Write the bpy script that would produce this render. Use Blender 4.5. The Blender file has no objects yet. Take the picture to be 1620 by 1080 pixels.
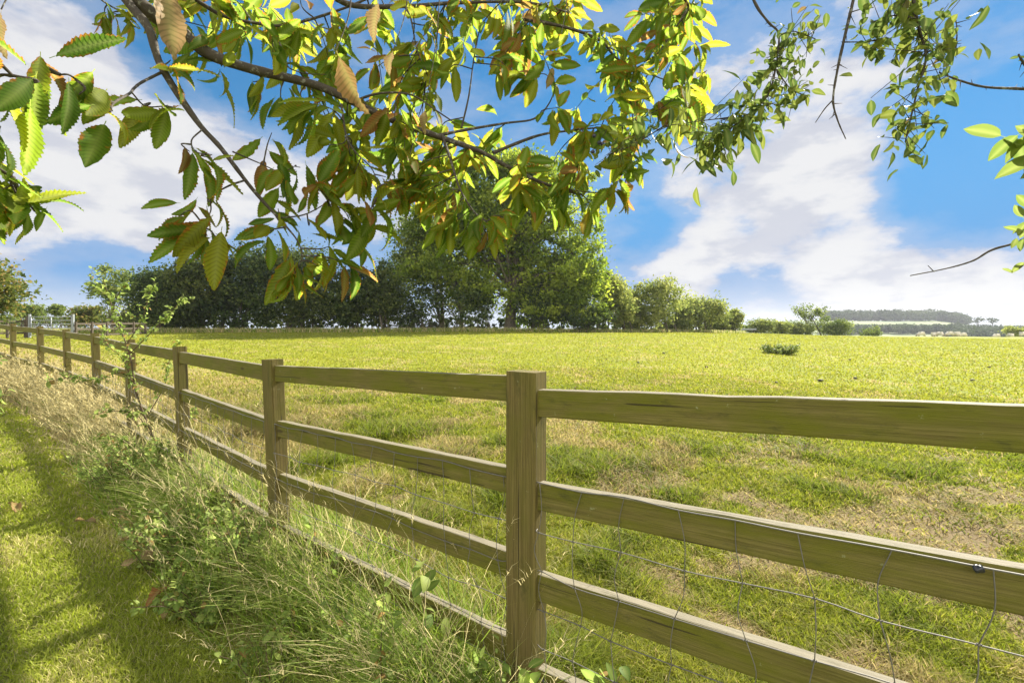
import bpy, math, random
import numpy as np
from mathutils import Vector, Matrix

S = bpy.context.scene
COL = S.collection
R = math.radians
rng = np.random.default_rng(7)

# ------------------------------------------------------------------ camera
CAMZ, FPX, HORY = 1.40, 750.0, 520.0
cam_d = bpy.data.cameras.new('camera'); cam = bpy.data.objects.new('camera', cam_d); COL.objects.link(cam)
cam.location = (0, 0, CAMZ); cam.rotation_euler = (R(90), 0, 0)
cam_d.sensor_width = 36; cam_d.lens = FPX / 1620 * 36
cam_d.shift_y = (HORY - 540) / 1620; cam_d.clip_start = .02; cam_d.clip_end = 6000
S.camera = cam

# ------------------------------------------------------------------ light
SUN_AZ, SUN_EL = 43.0, 36.0           # to the right of straight ahead, above the horizon
EXPOSURE = 1.75
sd = bpy.data.lights.new('sun', 'SUN'); sun = bpy.data.objects.new('sun', sd); COL.objects.link(sun)
sd.energy = 4.5; sd.angle = R(.55); sd.color = (1, .94, .82)
to_sun = Vector((math.sin(R(SUN_AZ)) * math.cos(R(SUN_EL)), math.cos(R(SUN_AZ)) * math.cos(R(SUN_EL)), math.sin(R(SUN_EL))))
sun.rotation_euler = to_sun.to_track_quat('Z', 'Y').to_euler(); sun.location = to_sun * 60
S.view_settings.view_transform = 'Standard'; S.view_settings.look = 'None'
S.view_settings.exposure = EXPOSURE; S.view_settings.gamma = 1
S.cycles.max_bounces = 8; S.cycles.diffuse_bounces = 3; S.cycles.transmission_bounces = 4; S.cycles.glossy_bounces = 2
S.cycles.sample_clamp_indirect = 6
S.cycles.use_denoising = True

# ------------------------------------------------------------------ node helper
class NG:
    def __init__(s, tree):
        s.t = tree; tree.nodes.clear()
    def n(s, typ, **kw):
        nd = s.t.nodes.new(typ); ins = kw.pop('ins', {})
        for k, v in kw.items(): setattr(nd, k, v)
        for k, v in ins.items(): s.set(nd, k, v)
        return nd
    def set(s, nd, k, v):
        sock = nd.inputs[k]
        if isinstance(v, bpy.types.NodeSocket): s.t.links.new(v, sock)
        elif isinstance(v, bpy.types.Node): s.t.links.new(v.outputs[0], sock)
        else: sock.default_value = v
    def math(s, op, a, b=None, clamp=False):
        nd = s.n('ShaderNodeMath', operation=op, use_clamp=clamp); s.set(nd, 0, a)
        if b is not None: s.set(nd, 1, b)
        return nd.outputs[0]
    def mix(s, f, a, b):
        nd = s.n('ShaderNodeMix', data_type='RGBA')
        s.set(nd, 0, f); s.set(nd, 6, c4(a)); s.set(nd, 7, c4(b)); return nd.outputs[2]
    def noise(s, vec, scale, detail=3, rough=.5, dist=0):
        nd = s.n('ShaderNodeTexNoise', ins={'Scale': scale, 'Detail': detail, 'Roughness': rough, 'Distortion': dist})
        if vec is not None: s.set(nd, 'Vector', vec)
        return nd.outputs[0]
    def ramp(s, f, lo, hi, a=0., b=1.):
        nd = s.n('ShaderNodeMapRange', interpolation_type='SMOOTHSTEP'); s.set(nd, 0, f)
        for i, v in enumerate((lo, hi, a, b)): nd.inputs[i + 1].default_value = v
        return nd.outputs[0]
    def mapping(s, vec, scale):
        nd = s.n('ShaderNodeMapping'); s.set(nd, 'Vector', vec); nd.inputs['Scale'].default_value = scale; return nd.outputs[0]
def c4(c):
    return (*c, 1) if isinstance(c, (tuple, list)) and len(c) == 3 else c

# ------------------------------------------------------------------ sky
SKYG, SKYS, SKYV = .62, 1.75, .76
def pixdir(px, py):
    v = Vector(((px - 810) / FPX, 1, -(py - HORY) / FPX)); return v.normalized()
w = bpy.data.worlds.new('World'); S.world = w; w.use_nodes = True
g = NG(w.node_tree)
sky = g.n('ShaderNodeTexSky', sky_type='NISHITA', sun_disc=False, sun_elevation=R(SUN_EL), sun_rotation=R(SUN_AZ),
          air_density=1.0, dust_density=0., ozone_density=3.0)
tc = g.n('ShaderNodeTexCoord'); dirv = tc.outputs['Generated']
def blobs(lst):
    tot = None
    for px, py, r, a in lst:
        dt = g.n('ShaderNodeVectorMath', operation='DOT_PRODUCT'); g.set(dt, 0, dirv); dt.inputs[1].default_value = pixdir(px, py)
        k = 2.0 / (r / FPX) ** 2
        e = g.math('EXPONENT', g.math('MULTIPLY', g.math('SUBTRACT', dt.outputs['Value'], 1.0), k))
        e = g.math('MULTIPLY', e, a)
        tot = e if tot is None else g.math('ADD', tot, e)
    return tot
CLOUD = [  # soft banks of cloud and, negative, the clear gaps between them
         (1310, 275, 60, .62), (1270, 310, 70, .55), (1400, 262, 55, .4), (1235, 345, 45, .4), (1110, 375, 48, .5), (1180, 388, 48, .42), (1060, 418, 48, .5), (1140, 420, 50, .3),
         (1300, 405, 40, .42), (1360, 400, 50, .34), (1440, 440, 80, .36), (1560, 460, 90, .34), (1260, 490, 110, .42), (1450, 495, 110, .45), (1600, 500, 80, .35), (1060, 490, 80, .3),
         (1230, 70, 140, .34), (1330, 170, 90, .28), (1480, 70, 90, .28), (1150, 270, 70, .30), (1080, 300, 60, .22), (1530, 345, 60, .10),
         (40, 220, 150, .5), (200, 255, 110, .5), (120, 345, 80, .42), (300, 320, 80, .42), (420, 260, 90, .5), (540, 230, 100, .2), (80, 60, 150, .42), (60, 445, 50, .3), (200, 432, 45, .2), (30, 505, 70, .3), (620, 330, 110, .35), (730, 450, 160, .25),
         (350, 100, 85, -.5), (445, 165, 55, -.45), (110, 450, 55, -.5), (170, 405, 50, -.45), (260, 70, 50, -.3), (20, 440, 50, -.2), (1540, 250, 90, -.5), (1450, 330, 65, -.45), (1600, 330, 90, -.45), (1040, 365, 38, -.6), (1225, 425, 34, -.28), (1150, 445, 30, -.3), (1320, 372, 26, -.3), (1190, 355, 30, -.45), (1290, 372, 30, -.4), (1010, 320, 40, -.3),
         (1580, 120, 80, -.15), (760, 80, 170, -.2), (950, 130, 100, -.15)]
CLOUD = [(x_, y_, r_, a_ * (.84 if a_ > 0 else 1.)) for x_, y_, r_, a_ in CLOUD]
z3 = g.mapping(dirv, (1, 1, 2.1))
n1 = g.noise(z3, 4.6, 9, .56, .08)
n2 = g.noise(z3, 13., 8, .6, .05)
dens = g.math('ADD', g.math('ADD', blobs(CLOUD), g.math('MULTIPLY', g.math('SUBTRACT', n1, .5), 1.7)), g.math('MULTIPLY', g.math('SUBTRACT', n2, .5), 1.0))
mask = g.math('MAXIMUM', g.ramp(dens, .08, .55), g.math('MULTIPLY', g.ramp(dens, -.30, .28), .36))
core = g.ramp(dens, .22, .75)
ccol = g.mix(core, (2.02, 2.10, 2.42), (2.72, 2.69, 2.67))
shade = g.ramp(g.noise(g.mapping(dirv, (1, 1, 2.6)), 7.5, 8, .58, .05), .46, .62)
ccol = g.mix(g.math('MULTIPLY', shade, .72), ccol, (1.80, 1.86, 2.14))
gm = g.n('ShaderNodeGamma', ins={'Color': sky.outputs[0], 'Gamma': SKYG})
hs = g.n('ShaderNodeHueSaturation', ins={'Saturation': SKYS, 'Value': SKYV, 'Color': gm.outputs[0]})
sp = g.n('ShaderNodeSeparateXYZ'); g.set(sp, 0, dirv)
blue = g.mix(g.ramp(g.math('MULTIPLY', sp.outputs[2], -1.), -.42, -.05), hs.outputs[0], (.17, 1.0, 2.3))
blue = g.mix(g.ramp(g.math('MULTIPLY', sp.outputs[2], -1.), -.13, -.0), blue, (1.75, 2.05, 2.45))
out = g.mix(g.math('MULTIPLY', mask, .95), blue, ccol)
back_fill = g.math('MULTIPLY', g.ramp(g.math('MULTIPLY', sp.outputs[1], -1.), .05, .6), g.ramp(sp.outputs[2], -.02, .1))      # brighter unseen sky added behind the camera as fill for shaded faces
out = g.mix(back_fill, out, (7.4, 7.1, 6.5))
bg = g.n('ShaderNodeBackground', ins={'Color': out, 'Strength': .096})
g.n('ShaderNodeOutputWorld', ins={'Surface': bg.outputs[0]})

# ------------------------------------------------------------------ numpy noise
_P = np.random.default_rng(3).random((256, 256))
def vnoise(x, y):
    xi = np.floor(x).astype(int); yi = np.floor(y).astype(int); fx = x - xi; fy = y - yi
    fx = fx * fx * (3 - 2 * fx); fy = fy * fy * (3 - 2 * fy)
    a = _P[xi % 256, yi % 256]; b = _P[(xi + 1) % 256, yi % 256]; c = _P[xi % 256, (yi + 1) % 256]; d = _P[(xi + 1) % 256, (yi + 1) % 256]
    return (a * (1 - fx) + b * fx) * (1 - fy) + (c * (1 - fx) + d * fx) * fy
def fbm(x, y, s=1., o=3, off=0.):
    v = 0; a = .5; t = 0
    for i in range(o):
        v = v + a * vnoise(x * s + off + 17.3 * i, y * s - off + 9.1 * i); t += a; s *= 2.07; a *= .5
    return v / t
def sst(x, a, b):
    t = np.clip((x - a) / (b - a), 0, 1); return t * t * (3 - 2 * t)

# ------------------------------------------------------------------ terrain
def ground_z(x, y):
    x = np.asarray(x, float); y = np.asarray(y, float)
    u = np.where(y > .5, x / np.maximum(y, .5), np.sign(x) * 2.)
    zm = np.interp(u, [-1.2, -.7, 0, .39, .62, .8, 1.2], [1.4, 1.4, 1.36, 1.05, .55, .33, .2])
    s = np.maximum(y - 2.5, 0); s = np.where(y > 2.5, s * s / (s + 1.2), 0)
    z = zm * np.tanh(.0405 * s / 1.35)
    z = z + .05 * (fbm(x, y, .35, 3) - .5) * np.clip(y / 6, 0, 1)
    z = z - np.where(y > 70, np.clip((y - 70) / 60, 0, 1) ** 1.2 * 9 * sst(u, .3, .75), 0)
    return z
def gz(x, y): return float(ground_z(np.array([x]), np.array([y]))[0])
def P3(px, py, d): return np.array([(px - 810) / FPX * d, d, CAMZ - (py - HORY) / FPX * d])
def onground(px, d):
    x = (px - 810) / FPX * d; return x, d, gz(x, d)

# fence line, nearest first: pixel column and height of each post top
POSTPX = [(833, 587), (431, 568), (284, 548), (205, 537), (150, 527), (104.5, 521.3), (63, 516), (20.5, 511.7)]
FP = [np.array([.05, 1.66])]
for px, py in POSTPX[1:]:
    u = (px - 810) / FPX; p = FP[-1]          # far meeting of the sight line with a 1.83 m circle
    a = u * u + 1; b = -2 * (u * p[0] + p[1]); c = p @ p - 1.83 ** 2
    disc = b * b - 4 * a * c
    yy = (-b + math.sqrt(max(disc, 0))) / (2 * a); FP.append(np.array([u * yy, yy]))
FZ = [CAMZ - (py - HORY) / FPX * p[1] for (px, py), p in zip(POSTPX, FP)]
dl = (FP[-1] - FP[-3]); dl /= np.linalg.norm(dl)
for k in range(7):                             # the run goes on out of the picture to the left
    FP.append(FP[-1] + dl * 1.83); FZ.append(FZ[-1] + .06)
d0 = (FP[0] - FP[1]); d0 /= np.linalg.norm(d0)
for k in range(3):                             # and past the camera to the right
    FP.insert(0, FP[0] + d0 * 1.83); FZ.insert(0, FZ[0] + (.07 if k == 0 else .02))
FP = np.array(FP); FZ = np.array(FZ); iA = 3
def fence_dist(x, y):
    """signed distance to the fence (positive on the lawn side) and distance along it"""
    best = np.full(np.shape(x), 1e9); sg = np.zeros(np.shape(x)); al = np.zeros(np.shape(x)); L = 0
    for i in range(len(FP) - 1):
        p, q = FP[i], FP[i + 1]; e = q - p; l = np.linalg.norm(e); e = e / l
        lo = -1e3 if i == 0 else 0; hi = 1e3 if i == len(FP) - 2 else l
        t = np.clip((x - p[0]) * e[0] + (y - p[1]) * e[1], lo, hi)
        dx = x - p[0] - t * e[0]; dy = y - p[1] - t * e[1]; dd = np.hypot(dx, dy)
        side = np.sign(-(e[0] * dy - e[1] * dx) * -1)
        m = dd < best; best = np.where(m, dd, best); sg = np.where(m, side, sg); al = np.where(m, L + t, al); L += l
    return best * sg * FSIGN, al
FSIGN = 1
FSIGN = 1 if fence_dist(np.array([0.]), np.array([0.]))[0][0] > 0 else -1

# ------------------------------------------------------------------ mesh helpers
class MB:
    def __init__(s): s.V = []; s.Q = []; s.T = []; s.C = []; s.n = 0
    def add(s, V, Q=None, T=None, C=None):
        V = np.asarray(V, float); k = len(V)
        if Q is not None and len(Q): s.Q.append(np.asarray(Q, np.int64) + s.n)
        if T is not None and len(T): s.T.append(np.asarray(T, np.int64) + s.n)
        s.V.append(V)
        if C is None: C = np.tile([rng.random(), 0, 0, 1.], (k, 1))
        elif np.ndim(C) == 1: C = np.tile(C, (k, 1))
        s.C.append(C); s.n += k
    def build(s, name, mat, parent=None, smooth=True, loc=None):
        V = np.concatenate(s.V); C = np.concatenate(s.C)
        Q = np.concatenate(s.Q) if s.Q else np.zeros((0, 4), np.int64); T = np.concatenate(s.T) if s.T else np.zeros((0, 3), np.int64)
        off = np.array(loc if loc is not None else (root_loc(parent) if parent else (0, 0, 0)), float)
        me = bpy.data.meshes.new(name)
        me.vertices.add(len(V)); me.vertices.foreach_set('co', (V - off).astype(np.float32).ravel())
        nl = Q.size + T.size; me.loops.add(nl); me.polygons.add(len(Q) + len(T))
        me.loops.foreach_set('vertex_index', np.concatenate([Q.ravel(), T.ravel()]).astype(np.int32))
        ls = np.concatenate([np.arange(len(Q)) * 4, Q.size + np.arange(len(T)) * 3]).astype(np.int32)
        me.polygons.foreach_set('loop_start', ls)
        me.update(calc_edges=True)
        me.polygons.foreach_set('use_smooth', np.full(len(me.polygons), smooth))
        at = me.attributes.new('tint', 'FLOAT_COLOR', 'POINT'); at.data.foreach_set('color', C.astype(np.float32).ravel())
        me.materials.append(mat)
        o = bpy.data.objects.new(name, me); COL.objects.link(o)
        if parent: o.parent = parent
        elif loc is not None: o.location = loc
        return o
def root_loc(p):
    v = Vector((0, 0, 0))
    while p is not None: v = v + p.location; p = p.parent
    return v
def tag(o, label=None, cat=None, group=None, kind=None):
    if label: o['label'] = label
    if cat: o['category'] = cat
    if group: o['group'] = group
    if kind: o['kind'] = kind
    return o
def thing(name, label, cat, loc=(0, 0, 0), group=None):
    o = bpy.data.objects.new(name, None); COL.objects.link(o); o.location = loc; o.empty_display_size = .1
    return tag(o, label, cat, group)
def spline(pts, n=6):
    P = np.asarray(pts, float)
    if len(P) < 3: return np.array([P[0] + (P[-1] - P[0]) * t for t in np.linspace(0, 1, n + 1)])
    Q = np.vstack([2 * P[0] - P[1], P, 2 * P[-1] - P[-2]]); out = []
    for i in range(1, len(Q) - 2):
        a, b, c, d = Q[i - 1], Q[i], Q[i + 1], Q[i + 2]
        for k in range(n):
            t = k / n
            out.append(.5 * ((2 * b) + (-a + c) * t + (2 * a - 5 * b + 4 * c - d) * t * t + (-a + 3 * b - 3 * c + d) * t ** 3))
    out.append(P[-1]); return np.array(out)
def tube(mb, path, r0, r1, sides=6, C=None, power=1., knob=0.):
    P = np.asarray(path, float); n = len(P)
    t = np.gradient(P, axis=0); t /= np.linalg.norm(t, axis=1)[:, None] + 1e-12
    up = np.array([0, 0, 1.]) if abs(t[0][2]) < .9 else np.array([1., 0, 0])
    x = np.cross(t[0], up); x /= np.linalg.norm(x); X = []
    for i in range(n):
        x = x - t[i] * (x @ t[i]); x /= np.linalg.norm(x) + 1e-12; X.append(x)
    X = np.array(X); Y = np.cross(t, X)
    r = r0 + (r1 - r0) * np.linspace(0, 1, n) ** power
    if knob: r = r * (1 + knob * (rng.random(n) - .4))
    a = np.linspace(0, 2 * np.pi, sides, endpoint=False)
    V = (P[:, None] + r[:, None, None] * (np.cos(a)[None, :, None] * X[:, None] + np.sin(a)[None, :, None] * Y[:, None])).reshape(-1, 3)
    i, j = np.meshgrid(np.arange(n - 1), np.arange(sides), indexing='ij'); j2 = (j + 1) % sides
    Q = np.stack([i * sides + j, i * sides + j2, (i + 1) * sides + j2, (i + 1) * sides + j], -1).reshape(-1, 4)
    V = np.vstack([V, P[-1]]); b = (n - 1) * sides
    T = [[b + k, b + (k + 1) % sides, n * sides] for k in range(sides)]
    mb.add(V, Q, T, C)
def unit(v): return v / (np.linalg.norm(v, axis=-1, keepdims=True) + 1e-12)

# leaf shapes: local x along the leaf, y across, z up
def leaf_tpl(rows, wid, fold=.2, curl=.5, teeth=True, pleat=.012, peak=.9, cols=5, petiole=.08, wave=0., twist=0.):
    s = np.linspace(0, 1, rows + 1); w_ = wid * np.sin(np.pi * np.clip(s, 0, 1) ** peak) ** .75
    w_[0] = .008; w_[-1] = .004
    c = np.linspace(-1, 1, cols)
    odd = (np.arange(rows + 1) % 2)
    k = np.where(odd == 1, 1., .93) * np.clip(1 - np.convolve(np.maximum(rng.normal(-.1, .14, rows + 1), 0), [.5, 1, .5], 'same'), .55, 1) if teeth else np.ones(rows + 1)
    ang = curl * s ** 1.3; ds = 1. / rows
    xx = np.concatenate([[0], np.cumsum(np.cos(ang[1:]) * ds)]); zz = -np.concatenate([[0], np.cumsum(np.sin(ang[1:]) * ds)])
    V = []; C = []
    for i in range(rows + 1):
        for j in range(cols):
            e = abs(c[j]); ww = w_[i] * (k[i] if e > .95 else 1)
            y = c[j] * ww; z = fold * abs(y) + (pleat * (odd[i] * 2 - 1) * (e > .2) * (.6 + .4 * e) if teeth else 0) + wave * math.sin(s[i] * 9 + c[j] * 2) * e * ww
            tw = twist * s[i]; y, z = y * math.cos(tw) - z * math.sin(tw), y * math.sin(tw) + z * math.cos(tw)
            V.append((xx[i] + (.02 * e if teeth and odd[i] else 0) - math.sin(ang[i]) * -z * 0 + petiole, y, zz[i] + z)); C.append((0, e, s[i], 1 - e if j == cols // 2 else 0))
    V = np.array(V); C = np.array(C)
    Q = [[i * cols + j, (i + 1) * cols + j, (i + 1) * cols + j + 1, i * cols + j + 1] for i in range(rows) for j in range(cols - 1)]
    if petiole > 0:
        b = len(V); V = np.vstack([V, [[0, -.006, 0], [0, .006, 0], [petiole, -.006, 0], [petiole, .006, 0]]]); C = np.vstack([C, [[0, 0, 0, 1]] * 4])
        Q.append([b, b + 2, b + 3, b + 1])
    return V, np.array(Q), C
def put_leaves(mb, tpls, pos, d, nrm, scale, tint):
    pos = np.asarray(pos); N = len(pos); d = unit(np.asarray(d)); nrm = np.asarray(nrm)
    Y = unit(np.cross(nrm, d)); Z = np.cross(d, Y); scale = np.broadcast_to(scale, (N,)); idx = rng.integers(0, len(tpls), N)
    for k, (V, Q, C) in enumerate(tpls):
        m = np.where(idx == k)[0]
        if not len(m): continue
        W = pos[m][:, None] + scale[m][:, None, None] * (V[None, :, 0:1] * d[m][:, None] + V[None, :, 1:2] * Y[m][:, None] + V[None, :, 2:3] * Z[m][:, None])
        CC = np.tile(C[None], (len(m), 1, 1)); CC[:, :, 0] = tint[m][:, None]
        QQ = Q[None] + (np.arange(len(m)) * len(V))[:, None, None]
        mb.add(W.reshape(-1, 3), QQ.reshape(-1, 4), None, CC.reshape(-1, 4))
def blades(mb, pos, h, wd, lean, az, tint, typ, levels=2):
    """grass blades; lean = sideways reach as a share of the height"""
    N = len(pos); dx = np.cos(az); dy = np.sin(az); f = rng.random(N) * 2 * np.pi; sx = np.cos(f); sy = np.sin(f)
    V = []; C = []
    for l in range(levels):
        t = l / levels; hw = wd * .5 * (1 - .35 * t); r = lean * h * t * t; zz = h * t * (1 - .25 * np.minimum(lean, 1.5) * t)
        for sg in (-1, 1):
            V.append(np.stack([pos[:, 0] + dx * r + sg * hw * sx, pos[:, 1] + dy * r + sg * hw * sy, pos[:, 2] + zz], -1)); C.append(t)
    V.append(np.stack([pos[:, 0] + dx * lean * h, pos[:, 1] + dy * lean * h, pos[:, 2] + h * (1 - .25 * np.minimum(lean, 1.5))], -1)); C.append(1.)
    k = 2 * levels + 1; V = np.stack(V, 1)
    CC = np.zeros((N, k, 4)); CC[:, :, 0] = tint[:, None]; CC[:, :, 1] = np.array(C)[None]; CC[:, :, 2] = typ[:, None]; CC[:, :, 3] = 1
    base = (np.arange(N) * k)[:, None]
    Q = np.concatenate([base + np.array([[2 * l, 2 * l + 1, 2 * l + 3, 2 * l + 2]]) for l in range(levels - 1)]) if levels > 1 else None
    T = base + np.array([[k - 3, k - 2, k - 1]])
    mb.add(V.reshape(-1, 3), Q, T, CC.reshape(-1, 4))

# ------------------------------------------------------------------ materials
def new_mat(name):
    m = bpy.data.materials.new(name); m.use_nodes = True; return m, NG(m.node_tree)
def finish(g, shader, disp=None):
    o = g.n('ShaderNodeOutputMaterial'); g.set(o, 'Surface', shader)
def leafy(g, col, transl, tcol=None, rough=.5, spec=.3, nrm=None):
    p = g.n('ShaderNodeBsdfPrincipled', ins={'Base Color': col, 'Roughness': rough, 'Specular IOR Level': spec})
    if transl <= 0: return p.outputs[0]
    t = g.n('ShaderNodeBsdfTranslucent', ins={'Color': tcol if tcol is not None else col})
    if nrm is not None: g.set(p, 'Normal', nrm)
    mx = g.n('ShaderNodeMixShader', ins={0: transl}); g.set(mx, 1, p.outputs[0]); g.set(mx, 2, t.outputs[0]); return mx.outputs[0]
def attr(g):
    a = g.n('ShaderNodeAttribute', attribute_name='tint'); s = g.n('ShaderNodeSeparateColor'); g.set(s, 0, a.outputs['Color'])
    return s.outputs[0], s.outputs[1], s.outputs[2], a.outputs['Alpha']
def pos(g): return g.n('ShaderNodeNewGeometry').outputs['Position']
def ocoord(g): return g.n('ShaderNodeTexCoord').outputs['Object']

def mat_broadleaf(name, greens, browns, edge=.5, transl=.5, dead=.06, ribs=0.):
    """greens: three colours picked by the leaf's own number; browning margins; a few dead leaves"""
    m, g = new_mat(name); r, e, s, v = attr(g)
    c = g.mix(g.ramp(r, 0, .5), greens[0], greens[1]); c = g.mix(g.ramp(r, .5, .9), c, greens[2])
    p = pos(g); nz = g.noise(p, 55, 3, .6)
    em = g.math('ADD', g.math('MULTIPLY', e, .75), g.math('MULTIPLY', g.math('SUBTRACT', nz, .5), 1.3))
    em = g.math('ADD', em, g.math('MULTIPLY', g.math('SUBTRACT', g.noise(p, 3.5, 2), .5), 1.1))
    em = g.math('MULTIPLY', g.ramp(em, 1.02 - edge * .5, 1.35 - edge * .5), 1.0)
    c = g.mix(em, c, browns[0])
    dm = g.ramp(g.math('FRACT', g.math('MULTIPLY', r, 37.7)), 1 - dead - .01, 1 - dead + .01)
    c = g.mix(dm, c, browns[1])
    rib = g.math('SINE', g.math('MULTIPLY', g.math('SUBTRACT', g.math('MULTIPLY', s, ribs), g.math('MULTIPLY', e, 1.6)), 6.283))
    c = g.mix(g.math('MULTIPLY', g.ramp(rib, .1, .95), .6 if ribs else 0.), c, g.mix(.6, c, (.03, .05, .005)))
    vein = g.math('MULTIPLY', v, .35); c = g.mix(vein, c, (.36, .38, .12))
    hs = g.n('ShaderNodeHueSaturation', ins={'Saturation': 1.0, 'Value': 1.6, 'Color': c})
    finish(g, leafy(g, c, transl, hs.outputs[0], .6, .18)); return m
M_CHEST = mat_broadleaf('chestnut_leaf', [(.095, .175, .016), (.165, .235, .016), (.26, .27, .018)], [(.38, .15, .02), (.30, .14, .04)], .84, .72, .045, 14.)
M_PLUM = mat_broadleaf('plum_leaf', [(.055, .095, .022), (.09, .14, .025), (.16, .19, .03)], [(.20, .10, .03), (.20, .12, .05)], .12, .36, .02)
M_SHRUB = mat_broadleaf('shrub_leaf', [(.09, .16, .03), (.15, .23, .04), (.27, .33, .08)], [(.24, .12, .03), (.30, .16, .06)], .1, .5, .05)
M_PALELEAF = mat_broadleaf('pale_leaf', [(.07, .12, .025), (.11, .17, .03), (.16, .20, .045)], [(.28, .22, .05), (.28, .22, .05)], .1, .5, 0.)
M_DEAD = mat_broadleaf('dead_leaf', [(.24, .145, .055), (.32, .215, .10), (.28, .11, .03)], [(.16, .08, .025), (.32, .22, .11)], .2, .3, .2, 14.)

def mat_bark(name, a, b, lichen, scale=60):
    m, g = new_mat(name); p = pos(g)
    n_ = g.noise(p, scale, 5, .65); l_ = g.noise(p, scale * .45, 4, .6)
    c = g.mix(n_, a, b); c = g.mix(g.ramp(l_, .56, .66, 0, .8), c, lichen)
    bs = g.n('ShaderNodeBsdfPrincipled', ins={'Base Color': c, 'Roughness': .85, 'Specular IOR Level': .2})
    bp = g.n('ShaderNodeBump', ins={'Strength': .6, 'Distance': .004, 'Height': n_}); g.set(bs, 'Normal', bp.outputs[0])
    finish(g, bs.outputs[0]); return m
M_TWIG = mat_bark('twig_bark', (.035, .028, .022), (.10, .085, .065), (.24, .24, .20), 90)
M_BARK = mat_bark('trunk_bark', (.05, .042, .032), (.13, .11, .08), (.16, .17, .11), 8)
M_STEM = mat_bark('shrub_stem', (.05, .035, .022), (.14, .10, .06), (.16, .16, .08), 90)

def mat_crown(name, a, b, c_, transl=.3):
    m, g = new_mat(name); r, e, s, v = attr(g)
    c = g.mix(g.ramp(r, 0, .55), a, b); c = g.mix(g.ramp(r, .6, 1.), c, c_)
    hs = g.n('ShaderNodeHueSaturation', ins={'Saturation': 1.05, 'Value': 1.4, 'Color': c})
    finish(g, leafy(g, c, transl, hs.outputs[0], .7, .08)); return m
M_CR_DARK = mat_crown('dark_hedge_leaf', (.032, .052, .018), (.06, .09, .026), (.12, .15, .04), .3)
M_CR_OLIVE = mat_crown('olive_hedge_leaf', (.036, .052, .018), (.075, .10, .026), (.14, .16, .042), .34)
M_CR_MID = mat_crown('hedgerow_leaf', (.075, .11, .028), (.15, .195, .045), (.25, .28, .085), .45)
M_CR_BIG = mat_crown('field_tree_leaf', (.10, .15, .024), (.20, .26, .034), (.34, .39, .06), .56)
M_CR_PALE = mat_crown('pale_hedge_leaf', (.13, .165, .045), (.23, .26, .065), (.35, .36, .11), .5)
M_CR_WARM = mat_crown('warm_tree_leaf', (.08, .11, .03), (.16, .19, .04), (.27, .20, .07), .4)
M_FAR = mat_crown('far_wood_leaf', (.04, .06, .03), (.06, .085, .035), (.085, .11, .045), .2)

def mat_wood(name, a, b, algae, amt, top):
    m, g = new_mat(name); oc = ocoord(g); oi = g.n('ShaderNodeObjectInfo')
    off = g.n('ShaderNodeVectorMath', operation='ADD'); g.set(off, 0, oc)
    sc = g.n('ShaderNodeCombineXYZ'); 
    for i in range(3): g.set(sc, i, g.math('MULTIPLY', oi.outputs['Random'], 37. + 11 * i))
    g.set(off, 1, sc.outputs[0]); v = off.outputs[0]
    gr = g.noise(g.mapping(v, (1.3, 78, 78)), 2.2, 7, .68, .5)
    fine = g.noise(g.mapping(v, (6, 190, 190)), 2.2, 4, .6)
    blot = g.noise(g.mapping(v, (2.2, 7, 7)), 2.0, 5, .6)
    c = g.mix(g.ramp(gr, .36, .64), a, b)
    c = g.mix(g.math('MULTIPLY', g.ramp(blot, .28, .72), amt), c, algae)
    kn = g.n('ShaderNodeTexVoronoi', ins={'Scale': 1.0, 'Vector': g.mapping(v, (2.6, 9, 9))})
    c = g.mix(g.ramp(kn.outputs['Distance'], .05, .12, .75, 0.), c, (.045, .03, .015))
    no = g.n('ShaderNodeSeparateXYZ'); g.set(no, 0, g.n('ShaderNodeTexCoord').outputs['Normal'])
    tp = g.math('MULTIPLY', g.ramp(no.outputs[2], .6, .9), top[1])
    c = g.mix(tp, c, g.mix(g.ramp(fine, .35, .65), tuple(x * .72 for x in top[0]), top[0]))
    c = g.mix(g.ramp(fine, .56, .75, 0, .45), c, (.05, .04, .02))
    crack = g.noise(g.mapping(v, (.9, 60, 60)), 1.6, 2, .5, .4); c = g.mix(g.ramp(crack, .66, .70, 0, .8), c, (.03, .022, .012))
    st = g.noise(g.mapping(v, (5, 14, 14)), 1.5, 5, .7); c = g.mix(g.ramp(st, .56, .72, 0, .6), c, (.055, .055, .015))
    li = g.noise(v, 26, 4, .7); c = g.mix(g.ramp(li, .66, .72, 0, .5), c, (.30, .32, .18))
    bs = g.n('ShaderNodeBsdfPrincipled', ins={'Base Color': c, 'Roughness': .8, 'Specular IOR Level': .25})
    hsum = g.math('ADD', gr, g.math('MULTIPLY', fine, .6))
    bp = g.n('ShaderNodeBump', ins={'Strength': .55, 'Distance': .004, 'Height': hsum}); g.set(bs, 'Normal', bp.outputs[0])
    finish(g, bs.outputs[0]); return m
M_RAIL = mat_wood('rail_wood', (.105, .086, .022), (.18, .15, .045), (.118, .122, .008), 1.0, ((.24, .21, .15), .9))
M_POST = mat_wood('post_wood', (.095, .070, .020), (.175, .135, .046), (.11, .105, .014), .65, ((.30, .24, .16), .8))

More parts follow.
